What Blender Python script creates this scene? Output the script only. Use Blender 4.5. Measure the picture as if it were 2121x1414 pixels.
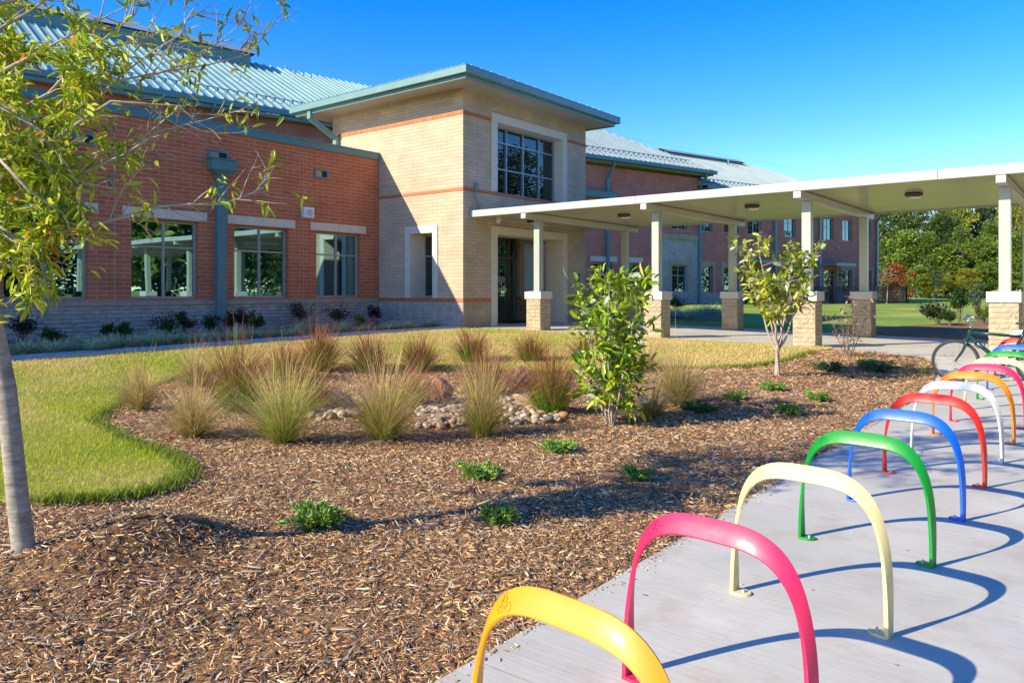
import bpy, math, random
import numpy as np
from math import radians, sin, cos, pi, sqrt, atan2
from mathutils import Vector, Matrix
from mathutils.geometry import delaunay_2d_cdt
for o in list(bpy.data.objects): bpy.data.objects.remove(o)
scene = bpy.context.scene
C = scene.collection
rng = np.random.default_rng(7)
random.seed(7)

# ------------------------------------------------------------------ camera, world, sun
cam_d = bpy.data.cameras.new('camera'); cam = bpy.data.objects.new('camera', cam_d); C.objects.link(cam)
cam.location = (0, 0, 1.5); cam.rotation_euler = (radians(90), 0, radians(38.3))
cam_d.sensor_width = 36; cam_d.lens = 36*1580/2121; cam_d.shift_y = -103/2121
cam_d.clip_end = 3000; cam_d.clip_start = 0.05
scene.camera = cam
SUN = Vector((-0.458, -1.0, 0.65)).normalized()
elev = math.asin(SUN.z)
w = bpy.data.worlds.new('World'); scene.world = w; w.use_nodes = True
nt = w.node_tree; nt.nodes.clear()
out = nt.nodes.new('ShaderNodeOutputWorld'); bg = nt.nodes.new('ShaderNodeBackground')
sky = nt.nodes.new('ShaderNodeTexSky'); sky.sky_type = 'NISHITA'; sky.sun_disc = False
sky.sun_elevation = elev; sky.sun_rotation = atan2(SUN.x, SUN.y)
sky.altitude = 200; sky.air_density = 1.0; sky.dust_density = 0.2; sky.ozone_density = 3.0
hs = nt.nodes.new('ShaderNodeHueSaturation'); hs.inputs['Saturation'].default_value = 1.46; hs.inputs['Hue'].default_value = 0.518
nt.links.new(sky.outputs[0], hs.inputs['Color']); nt.links.new(hs.outputs[0], bg.inputs[0]); nt.links.new(bg.outputs[0], out.inputs[0])
bg.inputs[1].default_value = 0.15
sd = bpy.data.lights.new('sun', 'SUN'); sd.energy = 3.7; sd.angle = radians(0.5); sd.color = (1.0, 0.915, 0.69)
so = bpy.data.objects.new('sun', sd); C.objects.link(so); so.rotation_euler = SUN.to_track_quat('Z', 'Y').to_euler(); so.location = (0, 0, 20)
scene.view_settings.view_transform = 'Standard'; scene.view_settings.look = 'None'
scene.view_settings.exposure = 1.05; scene.view_settings.gamma = 1.0
scene.render.engine = 'CYCLES'
scene.render.resolution_x = 1024; scene.render.resolution_y = 682

# ------------------------------------------------------------------ materials
def mat(name):
    m = bpy.data.materials.new(name); m.use_nodes = True
    return m, m.node_tree, m.node_tree.nodes['Principled BSDF']
def N(nt, t, **kw):
    n = nt.nodes.new(t)
    for k, v in kw.items():
        if k in n.inputs: n.inputs[k].default_value = v
        else: setattr(n, k, v)
    return n
def ramp(nt, fac, stops):
    r = nt.nodes.new('ShaderNodeValToRGB'); e = r.color_ramp.elements
    while len(e) < len(stops): e.new(0.5)
    for x, (p, c) in zip(e, stops): x.position = p; x.color = (*c, 1)
    nt.links.new(fac, r.inputs[0]); return r.outputs[0]
def bump(nt, h, bsdf, strength=0.4, dist=0.01):
    b = N(nt, 'ShaderNodeBump', Strength=strength, Distance=dist); nt.links.new(h, b.inputs['Height']); nt.links.new(b.outputs[0], bsdf.inputs['Normal'])
def plain(name, col, rough=0.5, metal=0.0, var=0.06, scale=3.0, coat=0.0, bmp=0.0):
    m, nt, b = mat(name)
    tc = N(nt, 'ShaderNodeTexCoord'); no = N(nt, 'ShaderNodeTexNoise', Scale=scale, Detail=6.0)
    nt.links.new(tc.outputs['Object'], no.inputs['Vector'])
    lo = tuple(max(0, c*(1-var*2)) for c in col); hi = tuple(min(1, c*(1+var*2)) for c in col)
    nt.links.new(ramp(nt, no.outputs[0], [(0.3, lo), (0.7, hi)]), b.inputs['Base Color'])
    b.inputs['Roughness'].default_value = rough; b.inputs['Metallic'].default_value = metal
    if coat: b.inputs['Coat Weight'].default_value = coat; b.inputs['Coat Roughness'].default_value = 0.03
    if bmp: bump(nt, no.outputs[0], b, bmp, 0.01)
    return m
def brick(name, c1, c2, mortar, bw, rh, ms=0.006, off=0.5, rough=0.8, seed=0.0, bs=0.5):
    m, nt, b = mat(name)
    tc = N(nt, 'ShaderNodeTexCoord'); sp = N(nt, 'ShaderNodeSeparateXYZ'); nt.links.new(tc.outputs['Object'], sp.inputs[0])
    ad = N(nt, 'ShaderNodeMath', operation='ADD'); nt.links.new(sp.outputs[0], ad.inputs[0]); nt.links.new(sp.outputs[1], ad.inputs[1])
    cb = N(nt, 'ShaderNodeCombineXYZ'); nt.links.new(ad.outputs[0], cb.inputs[0]); nt.links.new(sp.outputs[2], cb.inputs[1])
    br = N(nt, 'ShaderNodeTexBrick'); br.offset = off; br.squash = 1.0
    nt.links.new(cb.outputs[0], br.inputs['Vector'])
    for k, v in (('Color1', (*c1, 1)), ('Color2', (*c2, 1)), ('Mortar', (*mortar, 1)), ('Scale', 1.0), ('Mortar Size', ms), ('Mortar Smooth', 0.1), ('Bias', 0.0), ('Brick Width', bw), ('Row Height', rh)): br.inputs[k].default_value = v
    n1 = N(nt, 'ShaderNodeTexNoise', Scale=1.3, Detail=5.0); nt.links.new(tc.outputs['Object'], n1.inputs['Vector'])
    n2 = N(nt, 'ShaderNodeTexNoise', Scale=60.0, Detail=4.0); nt.links.new(tc.outputs['Object'], n2.inputs['Vector'])
    mx = N(nt, 'ShaderNodeMixRGB', blend_type='MULTIPLY', Fac=1.0); nt.links.new(br.outputs[0], mx.inputs[1])
    nt.links.new(ramp(nt, n1.outputs[0], [(0.3, (0.84, 0.84, 0.86)), (0.7, (1.1, 1.08, 1.05))]), mx.inputs[2])
    m2 = N(nt, 'ShaderNodeMixRGB', blend_type='MULTIPLY', Fac=1.0); nt.links.new(mx.outputs[0], m2.inputs[1])
    nt.links.new(ramp(nt, n2.outputs[0], [(0.3, (0.86, 0.86, 0.86)), (0.7, (1.1, 1.1, 1.1))]), m2.inputs[2])
    nt.links.new(m2.outputs[0], b.inputs['Base Color']); b.inputs['Roughness'].default_value = rough
    inv = N(nt, 'ShaderNodeMath', operation='SUBTRACT'); inv.inputs[0].default_value = 1.0; nt.links.new(br.outputs['Fac'], inv.inputs[1])
    a2 = N(nt, 'ShaderNodeMath', operation='MULTIPLY_ADD'); nt.links.new(n2.outputs[0], a2.inputs[0]); a2.inputs[1].default_value = 0.25; nt.links.new(inv.outputs[0], a2.inputs[2])
    bump(nt, a2.outputs[0], b, bs, 0.006)
    return m
def vcol(name, rough=0.7, trans=0.0, spec=0.5, var=0.0):
    m, nt, b = mat(name)
    a = N(nt, 'ShaderNodeVertexColor'); a.layer_name = 'Col'
    src = a.outputs[0]
    nt.links.new(src, b.inputs['Base Color']); b.inputs['Roughness'].default_value = rough; b.inputs['Specular IOR Level'].default_value = spec
    if trans:
        tr = N(nt, 'ShaderNodeBsdfTranslucent'); nt.links.new(src, tr.inputs[0])
        mx = N(nt, 'ShaderNodeMixShader', Fac=trans); o = nt.nodes['Material Output']
        nt.links.new(b.outputs[0], mx.inputs[1]); nt.links.new(tr.outputs[0], mx.inputs[2]); nt.links.new(mx.outputs[0], o.inputs[0])
    return m
def rock(name, c1, c2, scale=6.0, bs=0.6, rough=0.9):
    m, nt, b = mat(name)
    tc = N(nt, 'ShaderNodeTexCoord'); no = N(nt, 'ShaderNodeTexNoise', Scale=scale, Detail=8.0, Roughness=0.65)
    nt.links.new(tc.outputs['Object'], no.inputs['Vector'])
    nt.links.new(ramp(nt, no.outputs[0], [(0.3, c1), (0.68, c2)]), b.inputs['Base Color']); b.inputs['Roughness'].default_value = rough
    n2 = N(nt, 'ShaderNodeTexNoise', Scale=scale*5, Detail=6.0); nt.links.new(tc.outputs['Object'], n2.inputs['Vector'])
    bump(nt, n2.outputs[0], b, bs, 0.01)
    return m
def glass(name, tint=(0.30, 0.42, 0.42), refl=(0.55, 0.78, 0.80), fac=0.45, through=True):
    m, nt, b = mat(name); o = nt.nodes['Material Output']
    g = N(nt, 'ShaderNodeBsdfGlossy'); g.inputs['Color'].default_value = (*refl, 1); g.inputs['Roughness'].default_value = 0.005
    tc = N(nt, 'ShaderNodeTexCoord'); no = N(nt, 'ShaderNodeTexNoise', Scale=0.9, Detail=1.0); nt.links.new(tc.outputs['Object'], no.inputs['Vector'])
    bp = N(nt, 'ShaderNodeBump', Strength=0.05, Distance=0.02); nt.links.new(no.outputs[0], bp.inputs['Height']); nt.links.new(bp.outputs[0], g.inputs['Normal'])
    if through: t = N(nt, 'ShaderNodeBsdfTransparent')
    else: t = N(nt, 'ShaderNodeBsdfDiffuse')
    t.inputs['Color'].default_value = (*tint, 1)
    mx = N(nt, 'ShaderNodeMixShader', Fac=fac)
    nt.links.new(t.outputs[0], mx.inputs[1]); nt.links.new(g.outputs[0], mx.inputs[2]); nt.links.new(mx.outputs[0], o.inputs[0])
    return m
M = {}
M['red_brick'] = brick('red_brick', (0.52, 0.135, 0.055), (0.60, 0.175, 0.075), (0.66, 0.44, 0.30), 0.40, 0.1016, 0.005)
M['far_brick'] = brick('far_brick', (0.48, 0.125, 0.09), (0.55, 0.165, 0.12), (0.60, 0.38, 0.33), 0.40, 0.1016, 0.008)
M['tan_brick'] = brick('tan_brick', (0.56, 0.41, 0.27), (0.63, 0.48, 0.33), (0.40, 0.29, 0.19), 0.40, 0.1016, 0.006)
M['grey_brick'] = brick('grey_brick', (0.38, 0.37, 0.35), (0.46, 0.45, 0.43), (0.3, 0.29, 0.28), 0.40, 0.1016, 0.006)
M['soldier'] = brick('soldier_brick', (0.50, 0.135, 0.045), (0.56, 0.19, 0.07), (0.40, 0.26, 0.18), 0.1016, 0.2, 0.006, off=0.0)
M['soldier_red'] = brick('soldier_course_red', (0.36, 0.10, 0.055), (0.42, 0.14, 0.08), (0.46, 0.33, 0.25), 0.1, 0.4, 0.006, off=0.0)
M['smooth_stone'] = brick('smooth_block', (0.40, 0.31, 0.20), (0.46, 0.37, 0.25), (0.30, 0.23, 0.15), 0.40, 0.2032, 0.005)
M['rock_grey'] = rock('split_face_grey', (0.33, 0.27, 0.22), (0.54, 0.46, 0.38), 5.0)
M['rock_tan'] = rock('split_face_tan', (0.36, 0.27, 0.165), (0.56, 0.44, 0.29), 5.0)
M['precast'] = plain('cream_precast', (0.70, 0.62, 0.49), 0.75, var=0.03, scale=5, bmp=0.1)
M['cap'] = plain('white_precast', (0.60, 0.56, 0.50), 0.7, var=0.03, scale=5, bmp=0.1)
M['sill'] = plain('sill_stone', (0.42, 0.33, 0.25), 0.8, var=0.06, scale=4)
M['teal_metal'] = plain('teal_metal', (0.10, 0.22, 0.235), 0.35, 0.0, 0.04, 2)
M['teal_light'] = plain('pale_teal_metal', (0.17, 0.29, 0.275), 0.35, 0.0, 0.04, 2)
M['roof'] = plain('green_metal_roof', (0.32, 0.47, 0.43), 0.3, 0.15, 0.06, 0.7)
M['roof_far'] = plain('pale_metal_roof', (0.36, 0.42, 0.40), 0.28, 0.2, 0.05, 0.7)
M['soffit'] = plain('soffit_metal', (0.46, 0.42, 0.33), 0.35, 0.0, 0.03, 2)
M['canopy'] = plain('canopy_metal', (0.55, 0.50, 0.36), 0.22, 0.25, 0.03, 1.0)
M['canopy_edge'] = plain('canopy_fascia_metal', (0.50, 0.48, 0.44), 0.35, 0.0, 0.02, 1.0)
M['column'] = plain('column_paint', (0.42, 0.435, 0.37), 0.35, 0.0, 0.02, 1.0)
M['frame_tan'] = plain('window_frame_tan', (0.42, 0.36, 0.31), 0.4, 0.2, 0.03)
M['frame_blue'] = plain('window_frame_grey', (0.33, 0.38, 0.42), 0.35, 0.3, 0.03)
M['frame_dark'] = plain('door_frame_bronze', (0.19, 0.165, 0.145), 0.4, 0.3, 0.03)
M['glass'] = glass('coated_glass', (0.66, 0.84, 0.86), (0.50, 0.78, 0.82), 0.42)
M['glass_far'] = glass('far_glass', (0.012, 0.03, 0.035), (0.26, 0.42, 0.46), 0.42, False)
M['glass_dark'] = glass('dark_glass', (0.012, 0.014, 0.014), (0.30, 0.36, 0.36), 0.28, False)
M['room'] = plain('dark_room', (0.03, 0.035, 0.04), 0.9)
M['blind'] = plain('blind_slat', (0.62, 0.66, 0.67), 0.6)
M['paper'] = plain('white_paper', (0.8, 0.8, 0.8), 0.8)
M['black_metal'] = plain('black_metal', (0.018, 0.018, 0.02), 0.4)
M['brown_plastic'] = plain('bronze_light_housing', (0.06, 0.035, 0.03), 0.4)
M['lens'] = plain('white_lens', (0.75, 0.72, 0.68), 0.3)
M['white_plastic'] = plain('white_plastic', (0.75, 0.76, 0.78), 0.4)
M['grille'] = plain('speaker_grille', (0.5, 0.5, 0.52), 0.6)
M['steel'] = plain('bright_steel', (0.6, 0.6, 0.6), 0.25, 1.0)
M['rubber'] = plain('rubber', (0.035, 0.035, 0.035), 0.7)
M['bike_green'] = plain('bike_green_paint', (0.005, 0.04, 0.034), 0.25, 0.0, coat=0.5)
M['floor_mat'] = plain('dark_floor_mat', (0.03, 0.028, 0.028), 0.95)
M['vent_tan'] = plain('vent_back', (0.5, 0.36, 0.22), 0.8)  # even tan for the panel set inside each scupper frame
def bark(name, c1, c2):
    m, nt, b = mat(name)
    tc = N(nt, 'ShaderNodeTexCoord'); mp = N(nt, 'ShaderNodeMapping'); mp.inputs['Scale'].default_value = (6, 6, 22)
    nt.links.new(tc.outputs['Object'], mp.inputs[0]); no = N(nt, 'ShaderNodeTexNoise', Scale=1.6, Detail=8.0, Roughness=0.65); nt.links.new(mp.outputs[0], no.inputs['Vector'])
    nt.links.new(ramp(nt, no.outputs[0], [(0.32, c1), (0.62, c2)]), b.inputs['Base Color']); b.inputs['Roughness'].default_value = 0.9
    bump(nt, no.outputs[0], b, 0.7, 0.012); return m
M['bark'] = bark('smooth_grey_bark', (0.20, 0.17, 0.13), (0.44, 0.38, 0.30))
M['bark_pale'] = bark('pale_twig_bark', (0.30, 0.24, 0.17), (0.50, 0.42, 0.32))
M['bark_brown'] = bark('brown_bark', (0.10, 0.07, 0.05), (0.22, 0.16, 0.11))
M['leaf'] = vcol('leaf', 0.45, 0.35)
M['leaf_glossy'] = vcol('glossy_leaf', 0.28, 0.28)
M['blade'] = vcol('grass_blade', 0.6, 0.35, 0.3)
M['needle'] = vcol('needle', 0.6, 0.25, 0.3)
M['chip'] = vcol('wood_chip', 0.85, 0.0, 0.3)
def ground_mat(name, stops, s1, s2, bs=0.8, dist=0.03, detail=(0.7, 1.3)):
    m, nt, b = mat(name)
    tc = N(nt, 'ShaderNodeTexCoord')
    n1 = N(nt, 'ShaderNodeTexNoise', Scale=s1, Detail=6.0, Roughness=0.6); nt.links.new(tc.outputs['Object'], n1.inputs['Vector'])
    n2 = N(nt, 'ShaderNodeTexNoise', Scale=s2, Detail=8.0, Roughness=0.7); nt.links.new(tc.outputs['Object'], n2.inputs['Vector'])
    mx = N(nt, 'ShaderNodeMixRGB', blend_type='MULTIPLY', Fac=1.0)
    nt.links.new(ramp(nt, n1.outputs[0], stops), mx.inputs[1])
    nt.links.new(ramp(nt, n2.outputs[0], [(0.35, (detail[0],)*3), (0.65, (detail[1],)*3)]), mx.inputs[2])
    nt.links.new(mx.outputs[0], b.inputs['Base Color']); b.inputs['Roughness'].default_value = 0.95; b.inputs['Specular IOR Level'].default_value = 0.2
    bump(nt, n2.outputs[0], b, bs, dist); return m
M['soil'] = ground_mat('dark_soil_mulch', [(0.35, (0.20, 0.105, 0.045)), (0.65, (0.40, 0.22, 0.10))], 3.0, 45.0, 1.0, 0.03, (0.4, 1.7))
M['lawn'] = ground_mat('lawn', [(0.36, (0.20, 0.26, 0.018)), (0.5, (0.34, 0.32, 0.04)), (0.62, (0.52, 0.39, 0.13))], 0.55, 40.0, 0.8, 0.02)
M['lawn_far'] = ground_mat('far_lawn', [(0.38, (0.16, 0.26, 0.03)), (0.55, (0.28, 0.34, 0.05)), (0.68, (0.46, 0.40, 0.14))], 0.22, 14.0, 0.5, 0.03)
def concrete(name, base=(0.53, 0.49, 0.41)):
    m, nt, b = mat(name); tc = N(nt, 'ShaderNodeTexCoord')
    n1 = N(nt, 'ShaderNodeTexNoise', Scale=1.1, Detail=9.0, Roughness=0.62); nt.links.new(tc.outputs['Object'], n1.inputs['Vector'])
    mp = N(nt, 'ShaderNodeMapping'); mp.inputs['Scale'].default_value = (2.2, 30, 1); mp.inputs['Rotation'].default_value = (0, 0, 0.15); nt.links.new(tc.outputs['Object'], mp.inputs[0])
    n2 = N(nt, 'ShaderNodeTexNoise', Scale=1.6, Detail=6.0); nt.links.new(mp.outputs[0], n2.inputs['Vector'])
    n3 = N(nt, 'ShaderNodeTexNoise', Scale=2.6, Detail=7.0, Roughness=0.7); nt.links.new(tc.outputs['Object'], n3.inputs['Vector'])
    c = ramp(nt, n1.outputs[0], [(0.3, tuple(x*0.84 for x in base)), (0.7, tuple(min(1, x*1.14) for x in base))])
    m1 = N(nt, 'ShaderNodeMixRGB', blend_type='MULTIPLY', Fac=1.0); nt.links.new(c, m1.inputs[1]); nt.links.new(ramp(nt, n2.outputs[0], [(0.3, (0.93,)*3), (0.7, (1.06,)*3)]), m1.inputs[2])
    m2 = N(nt, 'ShaderNodeMixRGB', blend_type='MIX'); nt.links.new(ramp(nt, n3.outputs[0], [(0.52, (0, 0, 0)), (0.72, (0.5,)*3)]), m2.inputs[0]); nt.links.new(m1.outputs[0], m2.inputs[1]); m2.inputs[2].default_value = (0.40, 0.29, 0.19, 1)
    nt.links.new(m2.outputs[0], b.inputs['Base Color']); b.inputs['Roughness'].default_value = 0.8
    bump(nt, n2.outputs[0], b, 0.25, 0.006); return m
M['concrete'] = concrete('broomed_concrete')
M['boulder'] = rock('red_boulder', (0.28, 0.12, 0.06), (0.52, 0.27, 0.15), 5.0, 0.8)
M['boulder_tan'] = rock('tan_boulder', (0.28, 0.17, 0.10), (0.50, 0.34, 0.21), 5.0, 0.8)
M['pebble'] = vcol('river_stone', 0.65)

# ------------------------------------------------------------------ helpers
def tag(o, label=None, cat=None, group=None, kind=None):
    if label: o['label'] = label
    if cat: o['category'] = cat
    if group: o['group'] = group
    if kind: o['kind'] = kind
    return o
def thing(name, label, cat, loc=(0, 0, 0), rz=0.0, group=None):
    o = bpy.data.objects.new(name, None); C.objects.link(o); o.location = loc; o.rotation_euler = (0, 0, rz)
    o.empty_display_size = 0.2
    return tag(o, label, cat, group)
def kids(o): return [c for c in ALL if c.parent == o]
ALL = []
def link(o, parent=None):
    C.objects.link(o); ALL.append(o)
    if parent is not None: o.parent = parent
    return o
def copy_tree(o, parent=None):
    c = o.copy(); C.objects.link(c); c.parent = parent
    for ch in kids(o): ALL.append(copy_tree(ch, c))
    return c
def obj(name, me, parent=None): return link(bpy.data.objects.new(name, me), parent)
class MB:
    def __init__(s): s.v = []; s.f = []
    def box(s, x0, x1, y0, y1, z0, z1):
        b = len(s.v); x0, x1 = min(x0, x1), max(x0, x1); y0, y1 = min(y0, y1), max(y0, y1); z0, z1 = min(z0, z1), max(z0, z1)
        s.v += [(x0, y0, z0), (x1, y0, z0), (x1, y1, z0), (x0, y1, z0), (x0, y0, z1), (x1, y0, z1), (x1, y1, z1), (x0, y1, z1)]
        s.f += [(b, b+3, b+2, b+1), (b+4, b+5, b+6, b+7), (b, b+1, b+5, b+4), (b+1, b+2, b+6, b+5), (b+2, b+3, b+7, b+6), (b+3, b, b+4, b+7)]
        return s
    def quad(s, *p): b = len(s.v); s.v += list(p); s.f.append(tuple(range(b, b+len(p)))); return s
    def bar(s, p, q, w, h, up=(0, 0, 1)):
        p = Vector(p); q = Vector(q); d = (q-p).normalized(); u = Vector(up)
        if abs(d.dot(u)) > 0.98: u = Vector((1, 0, 0))
        a = d.cross(u).normalized()*w/2; c = a.cross(d).normalized()*h/2
        b = len(s.v)
        for e in (p, q): s.v += [tuple(e-a-c), tuple(e+a-c), tuple(e+a+c), tuple(e-a+c)]
        s.f += [(b, b+1, b+2, b+3), (b+7, b+6, b+5, b+4)] + [(b+i, b+4+i, b+4+(i+1) % 4, b+(i+1) % 4) for i in range(4)]
        return s
    def tube(s, pts, rad, n=6, cap=True):
        pts = [Vector(p) for p in pts]; rad = rad if isinstance(rad, (list, tuple)) else [rad]*len(pts)
        b = len(s.v); prev = None
        for i, p in enumerate(pts):
            d = (pts[min(i+1, len(pts)-1)]-pts[max(i-1, 0)]).normalized()
            if prev is None: a = d.orthogonal().normalized()
            else:
                a = prev-d*prev.dot(d); a = a.normalized() if a.length > 1e-6 else d.orthogonal().normalized()
            prev = a; c = d.cross(a)
            for k in range(n):
                t = 2*pi*k/n; s.v.append(tuple(p+(a*cos(t)+c*sin(t))*rad[i]))
        for i in range(len(pts)-1):
            for k in range(n): s.f.append((b+i*n+k, b+i*n+(k+1) % n, b+(i+1)*n+(k+1) % n, b+(i+1)*n+k))
        if cap: s.f.append(tuple(b+k for k in reversed(range(n)))); e = b+(len(pts)-1)*n; s.f.append(tuple(e+k for k in range(n)))
        return s
    def lathe(s, c, prof, n=16, axis='z'):
        b = len(s.v)
        for r, h in prof:
            for k in range(n):
                t = 2*pi*k/n; x, y, z = r*cos(t), r*sin(t), h
                if axis == 'y': x, y, z = x, z, y
                if axis == 'x': x, y, z = z, x, y
                s.v.append((c[0]+x, c[1]+y, c[2]+z))
        for i in range(len(prof)-1):
            for k in range(n): s.f.append((b+i*n+k, b+i*n+(k+1) % n, b+(i+1)*n+(k+1) % n, b+(i+1)*n+k))
        s.f.append(tuple(b+k for k in reversed(range(n)))); e = b+(len(prof)-1)*n; s.f.append(tuple(e+k for k in range(n)))
        return s
    def prism(s, poly, z0, z1):
        b = len(s.v); n = len(poly); s.v += [(x, y, z0) for x, y in poly]+[(x, y, z1) for x, y in poly]
        s.f += [tuple(b+i for i in reversed(range(n))), tuple(b+n+i for i in range(n))]+[(b+i, b+(i+1) % n, b+n+(i+1) % n, b+n+i) for i in range(n)]
        return s
    def build(s, name, m, parent=None, local=False, smooth=False, bevel=0.0):
        me = bpy.data.meshes.new(name)
        v = s.v
        if parent is not None and not local:
            L = parent.location; P = parent
            while P.parent is not None: P = P.parent; L = L + P.location
            v = [(x-L.x, y-L.y, z-L.z) for x, y, z in v]
        me.from_pydata(v, [], s.f); me.materials.append(m if not isinstance(m, str) else M[m])
        me.update()
        o = obj(name, me, parent)
        if smooth:
            me.polygons.foreach_set('use_smooth', [True]*len(me.polygons))
            if smooth != True: me.set_sharp_from_angle(angle=radians(smooth))
        if bevel:
            bv = o.modifiers.new('bevel', 'BEVEL'); bv.width = bevel; bv.segments = 2; bv.limit_method = 'ANGLE'
        return o
def npmesh(name, V, F, m, col=None, parent=None, smooth=False):
    V = np.asarray(V, dtype=np.float32); F = np.asarray(F, dtype=np.int32); k = F.shape[1]
    me = bpy.data.meshes.new(name); me.vertices.add(len(V)); me.vertices.foreach_set('co', V.ravel())
    me.loops.add(F.size); me.loops.foreach_set('vertex_index', F.ravel())
    me.polygons.add(len(F)); me.polygons.foreach_set('loop_start', np.arange(len(F), dtype=np.int32)*k)
    me.polygons.foreach_set('loop_total', np.full(len(F), k, dtype=np.int32))
    if smooth: me.polygons.foreach_set('use_smooth', np.ones(len(F), dtype=bool))
    me.update(calc_edges=True)
    if col is not None:
        a = me.color_attributes.new('Col', 'FLOAT_COLOR', 'POINT'); c = np.ones((len(V), 4), dtype=np.float32); c[:, :3] = col; a.data.foreach_set('color', c.ravel())
    me.materials.append(m if not isinstance(m, str) else M[m])
    return obj(name, me, parent)
def rotmats(n, rg, tilt=0.5, az=None):
    """n random rotations: azimuth any, tilt about horizontal axes with the given sigma"""
    az = rg.uniform(0, 2*pi, n) if az is None else az; t1 = rg.normal(0, tilt, n); t2 = rg.normal(0, tilt, n)
    ca, sa, c1, s1, c2, s2 = np.cos(az), np.sin(az), np.cos(t1), np.sin(t1), np.cos(t2), np.sin(t2)
    Z = np.zeros((n, 3, 3)); Rz = Z.copy(); Rx = Z.copy(); Ry = Z.copy()
    Rz[:, 0, 0] = ca; Rz[:, 0, 1] = -sa; Rz[:, 1, 0] = sa; Rz[:, 1, 1] = ca; Rz[:, 2, 2] = 1
    Rx[:, 0, 0] = 1; Rx[:, 1, 1] = c1; Rx[:, 1, 2] = -s1; Rx[:, 2, 1] = s1; Rx[:, 2, 2] = c1
    Ry[:, 1, 1] = 1; Ry[:, 0, 0] = c2; Ry[:, 0, 2] = s2; Ry[:, 2, 0] = -s2; Ry[:, 2, 2] = c2
    return Rz @ Ry @ Rx
def frames(D, rg, spin=True):
    """rotation matrices whose x axis is D, z axis random about it"""
    D = D/np.maximum(np.linalg.norm(D, axis=1, keepdims=True), 1e-9); r = rg.normal(size=D.shape)+np.array([0, 0, 1.5]) if not spin else rg.normal(size=D.shape)
    Y = np.cross(r, D); Y /= np.maximum(np.linalg.norm(Y, axis=1, keepdims=True), 1e-9); Z = np.cross(D, Y)
    return np.stack([D, Y, Z], axis=2)
def scatter(T, F, R, S, P):
    """template verts T, faces F, rotations R (n,3,3), scales S (n,3), positions P"""
    n = len(P); V = np.einsum('nij,nvj->nvi', R, T[None]*S[:, None, :])+P[:, None, :]
    FF = F[None]+(np.arange(n)*len(T))[:, None, None]
    return V.reshape(-1, 3), FF.reshape(-1, F.shape[1])
LEAF_T = np.array([(0, 0, 0), (.35, .5, .06), (.35, 0, -.04), (.35, -.5, .06), (.72, .42, .04), (.72, 0, -.05), (.72, -.42, .04), (1, 0, -.1)], float)
LEAF_F = np.array([(0, 2, 1), (0, 3, 2), (1, 2, 4), (2, 5, 4), (2, 3, 5), (3, 6, 5), (4, 5, 7), (5, 6, 7)])
def palette(cols, wts, n, rg, jit=0.15):
    w_ = np.array(wts, float); w_ /= w_.sum(); i = rg.choice(len(cols), n, p=w_); c = np.array(cols)[i]
    return np.clip(c*(1+rg.normal(0, jit, (n, 1)))*(1+rg.normal(0, jit*0.3, (n, 3))), 0.004, 1)
# ------------------------------------------------------------------ terrain
CP = np.array([(-2.1, -4, 0), (-2.1, 0, 0), (-2.1, 4, 0), (-2.1, 8, 0), (-2.15, 11, 0.0), (-2.2, 13.5, .05), (-2.4, 15, .14), (-2.9, 16.4, .25), (2, 4, 0), (2, 11, 0), (2, 16.4, .2),
    (-5.5, 16.6, .33), (-9, 16.6, .39), (-12.7, 16.6, .45), (-14, 16, .47), (-14, 10, .41), (-14, 4.7, .345), (-14, -2, .28), (-17.8, 16, .52), (-17.8, 8, .50), (-17.8, 0, .48),
    (-4.4, 1.5, .15), (-3.7, 2.2, .03), (-5.4, 2.2, .12), (-4, -2, .03), (-9, -2, .2), (-8, 3.4, .15), (-4.0, 5, .05), (-4.3, 7.2, .08), (-6.2, 7.2, .05), (-6.8, 8.6, .02), (-5.4, 8.8, .03), (-8.5, 7.5, .12), (-10.8, 6, .22),
    (-4, 9.5, .10), (-4, 11.4, .21), (-3.9, 15.0, .33), (-9, 11, .28), (-6, 12.5, .27), (-3, 12.5, .08), (-6, 5, .08),
    (-12, 23, .42), (-5, 22.6, .30), (1, 22.6, .22), (-22, 38, .70), (-21, 46, .72), (-15, 64, .60), (-4, 30, .38), (0, 60, .7), (20, 40, .5), (0, 95, 1.0), (60, 95, 1.0), (-60, 95, 1.0), (-60, 0, .5), (60, 0, 0), (60, -40, 0), (-10, -40, 0), (-60, -40, .3)], float)
def _tps(r2): return np.where(r2 > 1e-12, 0.5*r2*np.log(np.maximum(r2, 1e-12)), 0)
_n = len(CP); _A = np.zeros((_n+3, _n+3)); _d = CP[:, None, :2]-CP[None, :, :2]
_A[:_n, :_n] = _tps((_d**2).sum(2))+np.eye(_n)*0.5; _A[:_n, _n] = 1; _A[:_n, _n+1:] = CP[:, :2]; _A[_n, :_n] = 1; _A[_n+1:, :_n] = CP[:, :2].T
_W = np.linalg.solve(_A, np.concatenate([CP[:, 2], [0, 0, 0]]))
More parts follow.
